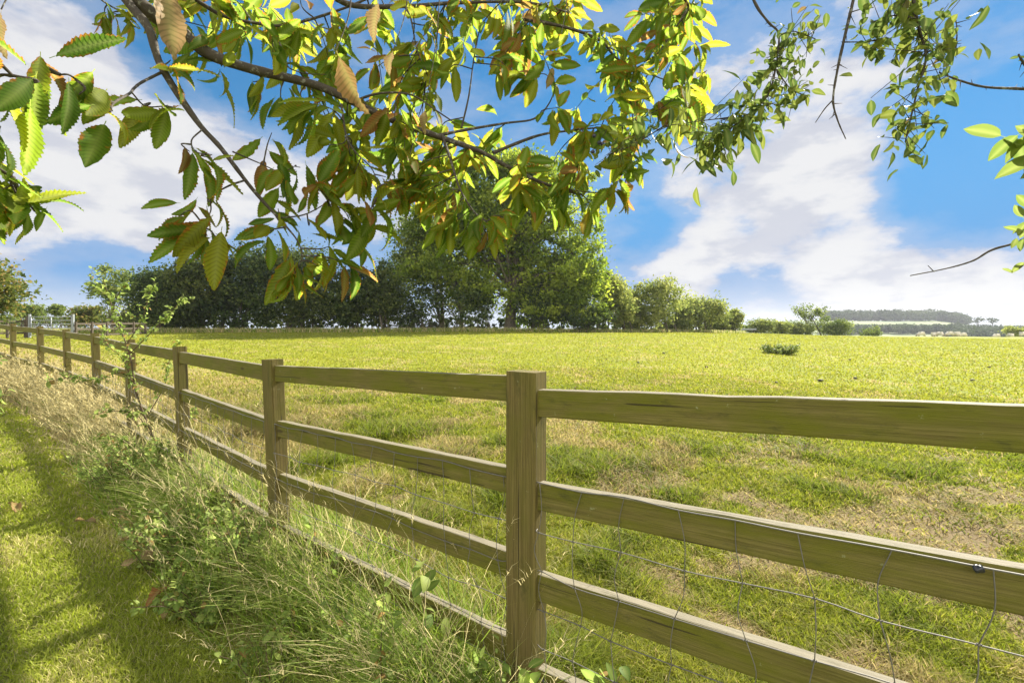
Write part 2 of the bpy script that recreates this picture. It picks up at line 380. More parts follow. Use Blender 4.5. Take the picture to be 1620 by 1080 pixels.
def mat_plain(name, col, rough=.6, metal=0., var=.25, scale=40):
    m, g = new_mat(name); n_ = g.noise(ocoord(g), scale, 4)
    c = g.mix(n_, tuple(x * (1 - var) for x in col), tuple(min(1, x * (1 + var)) for x in col))
    b = g.n('ShaderNodeBsdfPrincipled', ins={'Base Color': c, 'Roughness': rough, 'Metallic': metal}); finish(g, b.outputs[0]); return m
M_WIRE = mat_plain('galvanised_wire', (.15, .14, .12), .65, .3)
M_GALV = mat_plain('galvanised_steel', (.25, .27, .29), .5, .5)
M_CLIP = mat_plain('black_plastic', (.02, .022, .028), .35)
M_OLDWOOD = mat_plain('weathered_wood', (.075, .058, .038), .9)
M_PALEPOST = mat_plain('pale_post', (.22, .24, .26), .7)
M_FLEECE = mat_plain('sheep_fleece', (.62, .57, .48), .95, 0, .2, 9)
M_FACE = mat_plain('sheep_face', (.30, .26, .21), .9)
M_FRUIT = mat_plain('plum_fruit', (.03, .03, .06), .4)
M_DUNG = mat_plain('dung', (.035, .03, .018), .8)

def mat_grass(name, greens, dry, transl=.48):
    m, g = new_mat(name); r, t, k, _ = attr(g)
    c = g.mix(g.ramp(r, 0, .5), greens[0], greens[1]); c = g.mix(g.ramp(r, .5, 1.), c, greens[2])
    c = g.mix(g.math('MULTIPLY', g.ramp(t, .5, 1.), .25), c, dry)
    d2 = g.mix(r, tuple(x * .7 for x in dry), tuple(min(1, x * 1.25) for x in dry))
    c = g.mix(g.ramp(k, .35, .65), c, d2)
    hs = g.n('ShaderNodeHueSaturation', ins={'Saturation': 1.05, 'Value': 1.25, 'Color': c})
    finish(g, leafy(g, c, transl, hs.outputs[0], .6, .15)); return m
M_LAWN = mat_grass('lawn_blade', [(.22, .27, .028), (.32, .375, .04), (.43, .445, .08)], (.54, .48, .22))
M_FIELD = mat_grass('field_blade', [(.135, .18, .02), (.205, .24, .025), (.285, .29, .04)], (.36, .29, .13))
M_VERGE = mat_grass('verge_blade', [(.10, .18, .022), (.18, .27, .032), (.29, .35, .06)], (.50, .43, .22))

def mat_ground():
    m, g = new_mat('turf'); soil, dry, lawn, _ = attr(g); p = pos(g)
    far = g.mix(g.ramp(g.noise(p, .25, 5, .6), .35, .65), (.165, .19, .016), (.225, .232, .022))
    mid = g.noise(p, 2.2, 6, .65); far = g.mix(g.ramp(mid, .5, .7, 0, .55), far, (.17, .21, .022))
    far = g.mix(g.ramp(g.noise(p, 1.1, 6, .7), .56, .72, 0, .35), far, (.27, .235, .06))
    spk = g.noise(p, 9, 3, .6); far = g.mix(g.ramp(spk, .66, .72, 0, .55), far, (.10, .09, .03))
    lw = g.mix(g.noise(p, 30, 5, .7), (.12, .14, .022), (.25, .23, .07))
    c = g.mix(lawn, far, lw)
    c = g.mix(g.math('MULTIPLY', dry, .8), c, g.mix(g.noise(p, 25, 4), (.26, .21, .09), (.42, .34, .18)))
    c = g.mix(soil, c, g.mix(g.noise(p, 20, 5), (.11, .08, .042), (.24, .18, .095)))
    b = g.n('ShaderNodeBsdfPrincipled', ins={'Base Color': c, 'Roughness': .95, 'Specular IOR Level': .1})
    bp = g.n('ShaderNodeBump', ins={'Strength': .5, 'Distance': .05, 'Height': g.noise(p, 14, 6, .7)}); g.set(b, 'Normal', bp.outputs[0])
    finish(g, b.outputs[0]); return m
M_TURF = mat_ground()
def mat_hill():
    m, g = new_mat('hill_pasture'); p = pos(g)
    c = g.mix(g.ramp(g.noise(g.mapping(p, (1, .4, 1)), .012, 3), .4, .6), (.07, .11, .03), (.15, .18, .055))
    b = g.n('ShaderNodeBsdfPrincipled', ins={'Base Color': c, 'Roughness': 1.}); finish(g, b.outputs[0]); return m
M_HILL = mat_hill()

# ------------------------------------------------------------------ ground masks
def soil_mask(x, y):
    n_ = fbm(x, y, 2.1, 4, 40); d, _ = fence_dist(x, y)
    right = sst(x / np.maximum(y, .4), .1, 1.0)
    near = sst(y, 9, 3) * sst(-d, .4, .9)
    return near * sst(n_ + .05 * right, .59, .68)
def dry_mask(x, y):
    d, _ = fence_dist(x, y); n_ = fbm(x, y, 1.25, 4, 11)
    band = sst(-d, 5.0, .5) * sst(-d, -.9, -.5) * sst(-x, 1.5, 4.5)     # straw coloured grass along the far part of the fence
    near = sst(np.hypot(x, y), 14, 7) * (d < -.3)
    return np.clip(band * (.5 + n_ * .9) + near * sst(n_, .50, .66) * .6 + .4 * sst(n_, .55, .7) * (d < 0) * sst(np.hypot(x, y), 45, 20), 0, 1)

def build_ground():
    na = 1000; rr = np.concatenate([[.02], np.geomspace(.25, 40, 330), np.geomspace(41, 1500, 60)])
    a = np.linspace(0, 2 * np.pi, na, endpoint=False); RR, AA = np.meshgrid(rr, a, indexing='ij')
    X = (RR * np.sin(AA)).ravel(); Y = (RR * np.cos(AA)).ravel(); Z = ground_z(X, Y)
    d, al = fence_dist(X, Y); rad = np.hypot(X, Y)
    near = sst(rad, 22, 6)
    Z = Z + near * (.03 * (fbm(X, Y, 3.3, 3) - .5) + .05 * (fbm(X, Y, 1.2, 2, 5) - .5) * (d < 0)) * np.where(d > .5, .35, 1)
    i, j = np.meshgrid(np.arange(len(rr) - 1), np.arange(na), indexing='ij'); j2 = (j + 1) % na
    Q = np.stack([i * na + j, i * na + j2, (i + 1) * na + j2, (i + 1) * na + j], -1).reshape(-1, 4)[:, ::-1]
    C = np.zeros((len(X), 4)); C[:, 0] = soil_mask(X, Y); C[:, 1] = dry_mask(X, Y); C[:, 2] = sst(d, -.5, -.05); C[:, 3] = 1
    mb = MB(); mb.add(np.stack([X, Y, Z], -1), Q, None, C)
    o = mb.build('field_ground', M_TURF); tag(o, 'bright green grazed pasture and mown strip under the grass', 'field', kind='structure'); return o
def surf_z(x, y):
    d, al = fence_dist(x, y); near = sst(np.hypot(x, y), 22, 6)
    return ground_z(x, y) + near * (.03 * (fbm(x, y, 3.3, 3) - .5) + .05 * (fbm(x, y, 1.2, 2, 5) - .5) * (d < 0)) * np.where(d > .5, .35, 1)
ground = build_ground()

def hills():
    # a long low ridge beyond the field on the right, with a nearer fold of ground in front
    mb = MB(); xs = np.linspace(-200, 1500, 140); ys = np.linspace(180, 1300, 60)
    X, Y = np.meshgrid(xs, ys, indexing='ij'); Xr, Yr = X.ravel(), Y.ravel()
    u = Xr / Yr
    Z = -9 + 17.5 * sst(Yr, 330, 640) * sst(u, .3, .62) + 5 * (fbm(Xr, Yr, .006, 3) - .5) + 3 * sst(Yr, 250, 420) - 12 * sst(u, .88, 1.05) * sst(Yr, 330, 640)
    i, j = np.meshgrid(np.arange(len(xs) - 1), np.arange(len(ys) - 1), indexing='ij'); n = len(ys)
    Q = np.stack([i * n + j, (i + 1) * n + j, (i + 1) * n + j + 1, i * n + j + 1], -1).reshape(-1, 4)
    mb.add(np.stack([Xr, Yr, Z], -1), Q); o = mb.build('hills', M_HILL)
    tag(o, 'low pasture hills beyond the field', 'hill', kind='structure')
    def hz(x, y):
        u = x / y
        return -9 + 17.5 * sst(y, 330, 640) * sst(u, .3, .62) + 5 * (fbm(x, y, .006, 3) - .5) + 3 * sst(y, 250, 420) - 12 * sst(u, .88, 1.05) * sst(y, 330, 640)
    return hz
hill_z = hills()

# ------------------------------------------------------------------ timber fence
def beam(name, p, q, wd, ht, mat, parent, rough=.0025, nseg=14, up=(0, 0, 1), ends=0.):
    """squared timber from p to q, local x along its length"""
    p = Vector(p); q = Vector(q); L = (q - p).length; X = (q - p).normalized(); Z = Vector(up); Y = Z.cross(X).normalized(); Z = X.cross(Y)
    b = min(.006, wd * .12); prof = []
    for sy, sz in ((-1, -1), (1, -1), (1, 1), (-1, 1)):
        cy, cz = sy * (wd / 2 - b), sz * (ht / 2 - b)
        a0 = {(-1, -1): 180, (1, -1): 270, (1, 1): 0, (-1, 1): 90}[(sy, sz)]
        for a in (0, 45, 90): prof.append((cy + b * math.cos(R(a0 + a)), cz + b * math.sin(R(a0 + a))))
    # extra points along the four faces so that the timber can be a little uneven
    n = len(prof); V = []; 
    for i in range(nseg + 1):
        x = L * i / nseg; bow = (rng.normal(0, rough), rng.normal(0, rough * .6))
        for (y, z) in prof: V.append((x, y + bow[0] * .5 + rng.normal(0, rough * .25), z + bow[1] + rng.normal(0, rough * .25)))
    V = np.array(V); Q = [[i * n + j, i * n + (j + 1) % n, (i + 1) * n + (j + 1) % n, (i + 1) * n + j] for i in range(nseg) for j in range(n)]
    me = bpy.data.meshes.new(name); F = [tuple(f[::-1]) for f in Q]; F = [f[::-1] for f in F]
    F += [tuple(range(n))[::-1], tuple(nseg * n + k for k in range(n))]
    me.from_pydata(V.tolist(), [], F); me.polygons.foreach_set('use_smooth', [False] * len(me.polygons)); me.update()
    me.materials.append(mat)
    o = bpy.data.objects.new(name, me); COL.objects.link(o); o.parent = parent
    M = Matrix((X, Y, Z)).transposed().to_4x4(); M.translation = p - (root_loc(parent) if parent else Vector((0, 0, 0)))
    o.matrix_local = M; return o
LEAN = {3: (.0, .0), 4: (.045, 0), 5: (.05, 0), 6: (.03, 0), 7: (.045, 0), 8: (.04, 0), 9: (.035, 0), 10: (.012, 0)}
PW, PD, PH = .125, .075, 1.24
def build_fence():
    root = thing('post_and_rail_fence', 'long four-rail wooden fence, green with algae, dividing mown lawn from pasture', 'fence', (FP[iA][0], FP[iA][1], FZ[iA] - PH))
    n = len(FP); dirs = [unit(FP[min(i + 1, n - 1)] - FP[max(i - 1, 0)]) for i in range(n)]
    for i in range(n):
        lx = LEAN.get(i, (.02, 0))[0]; e = dirs[i]
        top = Vector((FP[i][0], FP[i][1], FZ[i])); H = PH + .25
        bot = top + Vector((lx * H, 0, -H))
        # the wide face looks at the lawn: local z of the beam = fence direction
        beam('post', bot, top, PD, PW, M_POST, root, .0012, 10, (e[0], e[1], 0))
    jit = np.random.default_rng(5)
    for i in range(n - 1):
        e = unit(FP[i + 1] - FP[i]); lx = (LEAN.get(i, (.02, 0))[0], LEAN.get(i + 1, (.02, 0))[0])
        for k, dz in enumerate((.04, .35, .655, .955)):
            z0 = FZ[i] - dz + jit.normal(0, .008); z1 = FZ[i + 1] - dz + jit.normal(0, .008)
            if i == iA: z0 += .018
            if i == iA - 1: z1 -= .01 + .012 * k
            hgt = .092
            a = Vector((FP[i][0] + lx[0] * dz + e[0] * .03, FP[i][1] + e[1] * .03, z0 - hgt / 2)); b = Vector((FP[i + 1][0] + lx[1] * dz - e[0] * .03, FP[i + 1][1] - e[1] * .03, z1 - hgt / 2))
            beam('rail', a, b, .038, hgt, M_RAIL, root, .0018, 14)
    return root
fence = build_fence()

def build_netting():
    root = thing('wire_netting', 'rusty galvanised stock netting stapled to the lower rails of the fence', 'wire netting', (FP[iA][0], FP[iA][1], FZ[iA] - PH))
    mb = MB(); rr = np.random.default_rng(11)
    drops = [.372, .53, .672, .80, .92, 1.03, 1.13]
    for i in range(iA - 1, iA + 4):
        p, q = FP[i], FP[i + 1]; e = unit(q - p); nrm = np.array([e[1], -e[0]])
        if nrm @ p > 0: nrm = -nrm
        L = np.linalg.norm(q - p); ns = 12
        def at(t, dz, out=.0):
            b = p + (q - p) * t; z = FZ[i] + (FZ[i + 1] - FZ[i]) * t - dz; o = b + nrm * (.0235 + out); return np.array([o[0], o[1], z])
        W = rr.normal(0, .003, (len(drops), 40)); 
        nodes = np.zeros((len(drops), ns, 3)); tt = (np.arange(ns) + .5) / ns
        for k, dz in enumerate(drops):
            for s in range(ns):
                nodes[k, s] = at(np.clip(tt[s] + rr.normal(0, .006) + .006 * k * math.sin(i + s * 1.3), .001, .999), dz + W[k, s] + .012 * math.sin(3.1 * tt[s] * math.pi) * (k > 0) * .5, abs(rr.normal(0, .006)) if k else .002)
            path = spline(np.vstack([at(0.035, dz), nodes[k], at(.965, dz)]), 3); tube(mb, path, .0016 if k else .0022, .0016 if k else .0022, 5)
        for s in range(ns):
            for k in range(len(drops) - 1):
                a, b = nodes[k, s], nodes[k + 1, s]; m_ = (a + b) / 2 + np.array([nrm[0], nrm[1], 0]) * rr.normal(.004, .006) + np.array([e[0], e[1], 0]) * rr.normal(0, .012)
                tube(mb, spline([a, m_, b], 4), .0013, .0013, 5)
                th = np.linspace(0, 4 * np.pi, 14); kn = np.stack([b[0] + e[0] * (th - 6.3) * .0009 + nrm[0] * .003 * np.cos(th), b[1] + e[1] * (th - 6.3) * .0009 + nrm[1] * .003 * np.cos(th), b[2] + .003 * np.sin(th)], -1)
                tube(mb, kn, .001, .001, 4)
    mb.build('wire', M_WIRE, root)
    # black plastic clip on the top wire near the right edge
    p, q = FP[iA], FP[iA - 1]; t = .62; c = p + (q - p) * t; nrm = np.array([-.64, -.77])
    z = FZ[iA] + (FZ[iA - 1] - FZ[iA]) * t - .372
    mb = MB(); c3 = np.array([c[0], c[1], z]) + np.append(nrm * .034, 0)
    th, ph = np.meshgrid(np.linspace(0, np.pi, 9), np.linspace(0, 2 * np.pi, 14, endpoint=False), indexing='ij')
    V = np.stack([.011 * np.sin(th) * np.cos(ph), .008 * np.sin(th) * np.sin(ph), .0075 * np.cos(th) + .003 * np.sin(3 * ph) * np.sin(th)], -1).reshape(-1, 3) + c3
    i, j = np.meshgrid(np.arange(8), np.arange(14), indexing='ij'); Q = np.stack([i * 14 + j, i * 14 + (j + 1) % 14, (i + 1) * 14 + (j + 1) % 14, (i + 1) * 14 + j], -1).reshape(-1, 4)
    mb.add(V, Q); mb.build('clip', M_CLIP, root)
build_netting()

# ------------------------------------------------------------------ overhanging branches
CT = [leaf_tpl(30, w_ * .87, f, c, True, .011, .95, 5, .09, .1, tw) for w_, f, c, tw in ((.21, .2, .5, .2), (.20, .3, .9, -.3), (.22, .12, .3, .1), (.19, .4, 1.2, .4), (.21, .25, .1, -.2), (.18, .6, .8, .2), (.22, .1, .6, .6), (.17, .3, 1.6, -.6), (.23, .2, -.2, .3), (.19, .45, .4, -.1))]
CDEAD = [leaf_tpl(20, .17, .8, 1.0, True, .016, .88, 5, .09, .5, .5), leaf_tpl(20, .2, .5, .5, True, .016, .88, 5, .09, .4, -.4)]
def nearest_on(skel, p):
    d = np.linalg.norm(skel - p, axis=1); return int(d.argmin())
def branch_px(lst, n=6): return spline([P3(*q) for q in lst], n)
def rosette(mb, tip, d, n, size, tpls, droop=.8, spread=1.0, tintlo=0., tinthi=1., jitter=.02):
    d = unit(np.asarray(d, float)); r = rng.normal(size=(n, 3)); r -= d * (r @ d)[:, None]; r = unit(r)
    dirs = unit(d * .55 + r * spread + np.array([0, 0, -1]) * (droop * (.5 + rng.random((n, 1)))))
    nr = unit(np.array([0, 0, .55]) + np.array(to_sun) * .95 + rng.normal(0, .42, (n, 3)) + r * .1)
    put_leaves(mb, tpls, tip + rng.normal(0, jitter, (n, 3)) - d * rng.random((n, 1)) * .07, dirs, nr, size * (.65 + .55 * rng.random(n)), tintlo + (tinthi - tintlo) * rng.random(n))

def build_chestnut():
    TX, TY = -2.7, -.9
    root = thing('sweet_chestnut_tree', 'sweet chestnut bough hanging over the fence, toothed yellow-green leaves with browned edges', 'tree', (TX, TY, gz(TX, TY)))
    B = []   # (path, r0, r1)
    fork = np.array([-2.1, .6, 3.15])
    L2 = [(150, -90, 2.05), (200, 0, 2.12), (235, 45, 2.1), (255, 105, 2.12), (310, 190, 2.15), (350, 235, 2.18), (400, 300, 2.22), (450, 355, 2.25)]
    L1 = [(140, -110, 2.02), (215, 0, 2.15), (285, 50, 2.3), (330, 85, 2.35), (400, 110, 2.4), (500, 135, 2.5), (560, 162, 2.55), (620, 190, 2.6), (690, 215, 2.7), (760, 240, 2.8), (800, 262, 2.85), (860, 290, 2.95), (920, 308, 3.0)]
    B.append((spline(np.vstack([[fork], [P3(*q) for q in L2]])), .028, .006)); B.append((spline(np.vstack([[fork], [P3(*q) for q in L1]])), .040, .008))
    minor = [
        ([(310, 0, 2.3), (352, 25, 2.4), (400, 36, 2.5), (455, 40, 2.6), (540, 15, 2.7), (600, -10, 2.8)], .010, .006),
        ([(470, -60, 2.4), (545, 5, 2.6), (640, 10, 2.75), (720, 5, 2.9), (830, 4, 3.05), (900, 20, 3.2)], .017, .006),
        ([(640, 10, 2.75), (650, 30, 2.75), (660, 80, 2.75), (675, 115, 2.75)], .006, .003),
        ([(690, 215, 2.7), (740, 205, 2.75), (800, 195, 2.8), (845, 188, 2.85), (868, 165, 2.9), (880, 135, 2.95)], .010, .003),
        ([(780, 242, 2.82), (850, 215, 2.9), (900, 207, 3.0), (960, 200, 3.1), (1010, 190, 3.2)], .011, .003),
        ([(730, 203, 2.74), (742, 150, 2.75), (750, 90, 2.8), (760, 40, 2.85)], .006, .003),
        ([(840, -20, 3.1), (838, 40, 3.1), (836, 60, 3.1)], .005, .003),
        ([(830, 30, 3.05), (900, 45, 3.1), (950, 65, 3.2), (975, 92, 3.3), (1010, 110, 3.4), (1060, 130, 3.5)], .012, .004),
        ([(1090, 10, 3.3), (1065, 50, 3.3), (1040, 85, 3.3), (1020, 98, 3.3)], .007, .004),
        ([(560, 160, 2.55), (600, 148, 2.5), (650, 150, 2.45), (690, 175, 2.45), (720, 195, 2.45)], .007, .003),
        ([(700, 215, 2.7), (715, 260, 2.6), (728, 300, 2.55), (750, 335, 2.5), (770, 350, 2.5)], .008, .003),
        ([(855, 288, 2.95), (900, 300, 3.0), (950, 305, 3.05), (1000, 300, 3.1)], .006, .003),
        ([(255, 115, 2.12), (225, 130, 1.9), (212, 140, 1.75), (205, 148, 1.6), (180, 163, 1.45), (174, 178, 1.4)], .006, .003),
        ([(180, 163, 1.45), (150, 150, 1.35), (135, 140, 1.3), (112, 120, 1.22), (95, 118, 1.2)], .004, .002),
        ([(208, 146, 1.65), (230, 168, 1.7), (262, 168, 1.75)], .003, .002),
        ([(320, 205, 2.15), (303, 222, 2.1), (310, 240, 2.05), (335, 245, 2.0)], .004, .002),
        ([(368, 240, 2.2), (410, 258, 2.3), (445, 272, 2.35), (468, 262, 2.35)], .004, .002),
        ([(388, 285, 2.2), (360, 295, 2.15), (335, 312, 2.1), (333, 335, 2.1), (318, 358, 2.05)], .005, .002),
        ([(450, 355, 2.25), (470, 380, 2.25), (478, 405, 2.25), (468, 428, 2.25)], .005, .002),
        ([(440, 345, 2.25), (480, 340, 2.3), (510, 325, 2.35), (520, 315, 2.35)], .004, .002),
        ([(540, 165, 2.5), (548, 215, 2.45), (562, 240, 2.4), (590, 270, 2.4), (600, 310, 2.4)], .006, .002),
        ([(430, 40, 2.55), (445, 75, 2.55), (455, 105, 2.6), (475, 115, 2.6)], .006, .003),
        ([(-120, -40, .95), (-60, 40, 1.02), (-10, 90, 1.06), (20, 120, 1.08)], .008, .003),
        ([(-140, 120, 1.08), (-60, 200, 1.12), (-10, 260, 1.18), (20, 280, 1.2)], .009, .003),
        ([(120, -70, 2.3), (150, -10, 2.5), (190, 18, 2.6), (215, 25, 2.6)], .006, .003),
    ]
    for l, a, b in minor: B.append((branch_px(l), a, b))
    skel = np.vstack([p for p, _, _ in B[:2 + len(minor)]])
    # trunk and the limbs behind the camera that carry the boughs
    tr = MB(); z0 = gz(TX, TY)
    tube(tr, spline([(TX, TY, z0 - .1), (TX + .03, TY, z0 + .6), (TX + .1, TY + .1, z0 + 1.7), (TX + .25, TY + .5, z0 + 2.6), fork - np.array([.15, .35, .25]), fork]), .26, .07, 14, knob=.06)
    tube(tr, spline([(TX + .1, TY + .1, z0 + 1.7), (TX - .3, TY - .3, z0 + 3.2), (TX - .6, TY - .2, z0 + 5)]), .16, .05, 10, knob=.06)
    tube(tr, spline([(TX + .25, TY + .45, z0 + 2.5), (-1.3, .5, 3.9), (-.4, 1.6, 4.0), (.2, 2.4, 3.9)]), .10, .02, 9, knob=.06)
    tr.build('trunk', M_BARK, root)
    brm = MB(); lf = MB(); dd = MB()
    for p, a, b in B: tube(brm, p, a, b, 8, power=.8, knob=.18)
    links = [(fork, P3(310, 0, 2.3)), (fork, P3(470, -60, 2.4)), (np.array([-1.6, .5, 3.7]), P3(-120, -40, .95)), (np.array([-2.3, .3, 3.1]), P3(-140, 120, 1.08)), (fork, P3(120, -70, 2.3)),
             (np.array([-.4, 1.6, 4.0]), P3(840, -20, 3.1)), (np.array([.2, 2.4, 3.9]), P3(1090, 10, 3.3))]
    for a, b in links: tube(brm, spline([a, (a * .5 + b * .5) + np.array([0, 0, .12]), b]), .022, .008, 7)
    def cluster(px, py, d, n, size=.17,  droop=.8, spread=1., tpls=CT, out=None, lo=0., hi=1.):
        size *= 1.12; tip = P3(px, py, d); k = nearest_on(skel, tip); a = skel[k]
        mid = (a + tip) / 2 + np.array([0, 0, .06 * np.linalg.norm(tip - a)]) + rng.normal(0, .02, 3)
        path = spline([a, mid, tip], 5); tube(brm, path, .0042, .0018, 5, knob=.3)
        rosette(out or lf, tip, tip - mid, n, size, tpls, droop, spread, lo, hi)
        L = np.linalg.norm(tip - a)
        if L > .18:     # a few single leaves along the twig
            m = int(L / .07); ts = rng.random(m) * .8 + .15; pp = np.array([path[int(t * (len(path) - 1))] for t in ts])
            put_leaves(lf, CT, pp, rng.normal(0, 1, (m, 3)) * np.array([1, 1, .5]) + np.array([0, 0, -.7]), np.array([0, 0, .55]) + np.array(to_sun) * .95 + rng.normal(0, .5, (m, 3)), size * (.6 + .5 * rng.random(m)), lo + (hi - lo) * rng.random(m))
    # the leaf groups that stand out against sky and hedge
    for c in [(318, 362, 2.05, 9, .20, 1.0), (345, 385, 2.1, 5, .19, 1.1), (280, 345, 2.05, 4, .17), (466, 430, 2.2, 8, .19, 1.0), (480, 445, 2.3, 5, .18, 1.1), (500, 420, 2.3, 4), (420, 375, 2.2, 5, .17),
              (95, 118, 1.2, 4, .15, .5), (125, 150, 1.25, 4, .155, .8), (60, 98, 1.2, 2, .13, .2), (178, 176, 1.4, 5, .15, .9), (228, 165, 1.7, 4, .15, .9), (262, 172, 1.75, 4, .155, .9), (300, 240, 2.1, 5, .17),
              (335, 250, 2.05, 4, .16), (330, 320, 2.1, 5, .17), (430, 210, 2.4, 2, .18, .9), (445, 290, 2.3, 6, .17), (475, 265, 2.35, 5, .17), (520, 320, 2.35, 7, .17), (545, 355, 2.4, 5, .16), (500, 290, 2.3, 6, .17), (535, 300, 2.4, 6, .17), (560, 330, 2.4, 6, .17), (490, 350, 2.3, 6, .17), (440, 330, 2.25, 5, .17), (575, 385, 2.4, 4, .17), (555, 420, 2.4, 4, .16), (520, 390, 2.35, 5, .17), (610, 280, 2.5, 6, .17), (640, 300, 2.5, 6, .17), (700, 360, 2.5, 5, .17), (830, 330, 2.8, 6, .18), (900, 290, 2.9, 7, .18), (590, 360, 2.4, 5, .18, .5),
              (600, 320, 2.4, 6, .17), (770, 352, 2.45, 9, .18, 1.0), (745, 360, 2.5, 5, .17, 1.1), (800, 345, 2.55, 5, .17), (715, 330, 2.55, 6), (935, 330, 2.95, 6, .17, 1.1), (985, 285, 2.9, 5, .22, .5), (970, 300, 3.0, 6, .19, 1.0),
              (880, 330, 2.95, 6, .17, 1.1), (845, 300, 2.9, 6), (660, 260, 2.6, 7), (680, 300, 2.6, 6), (625, 240, 2.55, 7), (560, 275, 2.45, 6), (575, 240, 2.5, 5), (1085, 140, 3.0, 9, .26, .6), (1050, 170, 3.2, 8, .2),
              (190, 25, 2.6, 9, .13, .9), (215, 35, 2.6, 7, .12, .9), (165, 22, 2.6, 5, .12, .9), (15, 135, 1.08, 4, .13, .5), (-15, 85, 1.06, 3, .13, .6), (15, 285, 1.18, 7, .115, .6), (-15, 310, 1.18, 7, .12, .7), (40, 310, 1.2, 7, .10, .6),
              (-20, 240, 1.14, 5, .115, .6), (10, 335, 1.2, 5, .11, .7), (55, 335, 1.25, 4, .09, .6), (0, 200, 1.12, 3, .10, .5), (-30, 160, 1.08, 4, .12, .6),
              (270, 95, 2.1, 4, .18, 1.1), (300, 75, 2.3, 5, .17, 1.2), (350, 100, 2.4, 5, .16, 1.1), (380, 60, 2.5, 6, .18), (400, 130, 2.45, 5, .17, 1.1), (445, 160, 2.45, 4, .16, 1.1), (485, 165, 2.5, 5, .19, 1.2), (520, 230, 2.45, 4)]:
        cluster(*c, **({} if len(c) > 4 else {'size': .17}))
    # the thick of the bough
    poly = [(330, -20), (1120, -20), (1125, 120), (1060, 230), (960, 280), (860, 300), (760, 330), (640, 330), (560, 290), (520, 220), (420, 120), (340, 70)]
    def inside(x, y):
        c = False; j = len(poly) - 1
        for i in range(len(poly)):
            if (poly[i][1] > y) != (poly[j][1] > y) and x < (poly[j][0] - poly[i][0]) * (y - poly[i][1]) / (poly[j][1] - poly[i][1]) + poly[i][0]: c = not c
            j = i
        return c
    k = 0
    while k < 140:
        x, y = rng.uniform(330, 1130), rng.uniform(-20, 335)
        if not inside(x, y) or vnoise(np.array([x / 55.]), np.array([y / 55.]))[0] < .30: continue
        dep = 2.35 + (x - 350) / 800 * .9 + rng.uniform(-.25, .8)
        cluster(x, y, dep, int(rng.integers(4, 8)), .165, rng.uniform(.6, 1.2)); k += 1
    for q in range(0):                                           # more of the crown just above the picture
        x, y = rng.uniform(-250, 250), rng.uniform(-320, -60); cluster(x, y, rng.uniform(1.6, 2.4), 6, .17)
    lf.build('foliage', M_CHEST, root)
    # withered brown leaves hanging near the camera
    for px, py, d, s in [(262, -25, 1.15, .17), (532, 80, 1.5, .20), (2, 15, 1.2, .11), (600, 0, 1.5, .12), (672, 172, 2.2, .11), (622, 80, 1.9, .11), (875, 105, 2.8, .13)]:
        dd = MB(); put_leaves(dd, CDEAD, [P3(px, py, d)], [(rng.normal(0, .25), rng.normal(0, .2), -1)], [(rng.normal(0, .4), -1, .1)], np.array([s]), np.array([rng.random() * .6]))
        a = P3(px, py, d); up_ = P3(px + 25, min(py - 90, -30), d + .12); dd.build('withered_leaf', M_DEAD, root); tube(brm, spline([up_, (up_ + a) / 2 + np.array([.015, 0, 0]), a], 5), .003, .0015, 5)
    brm.build('branch', M_TWIG, root)
build_chestnut()

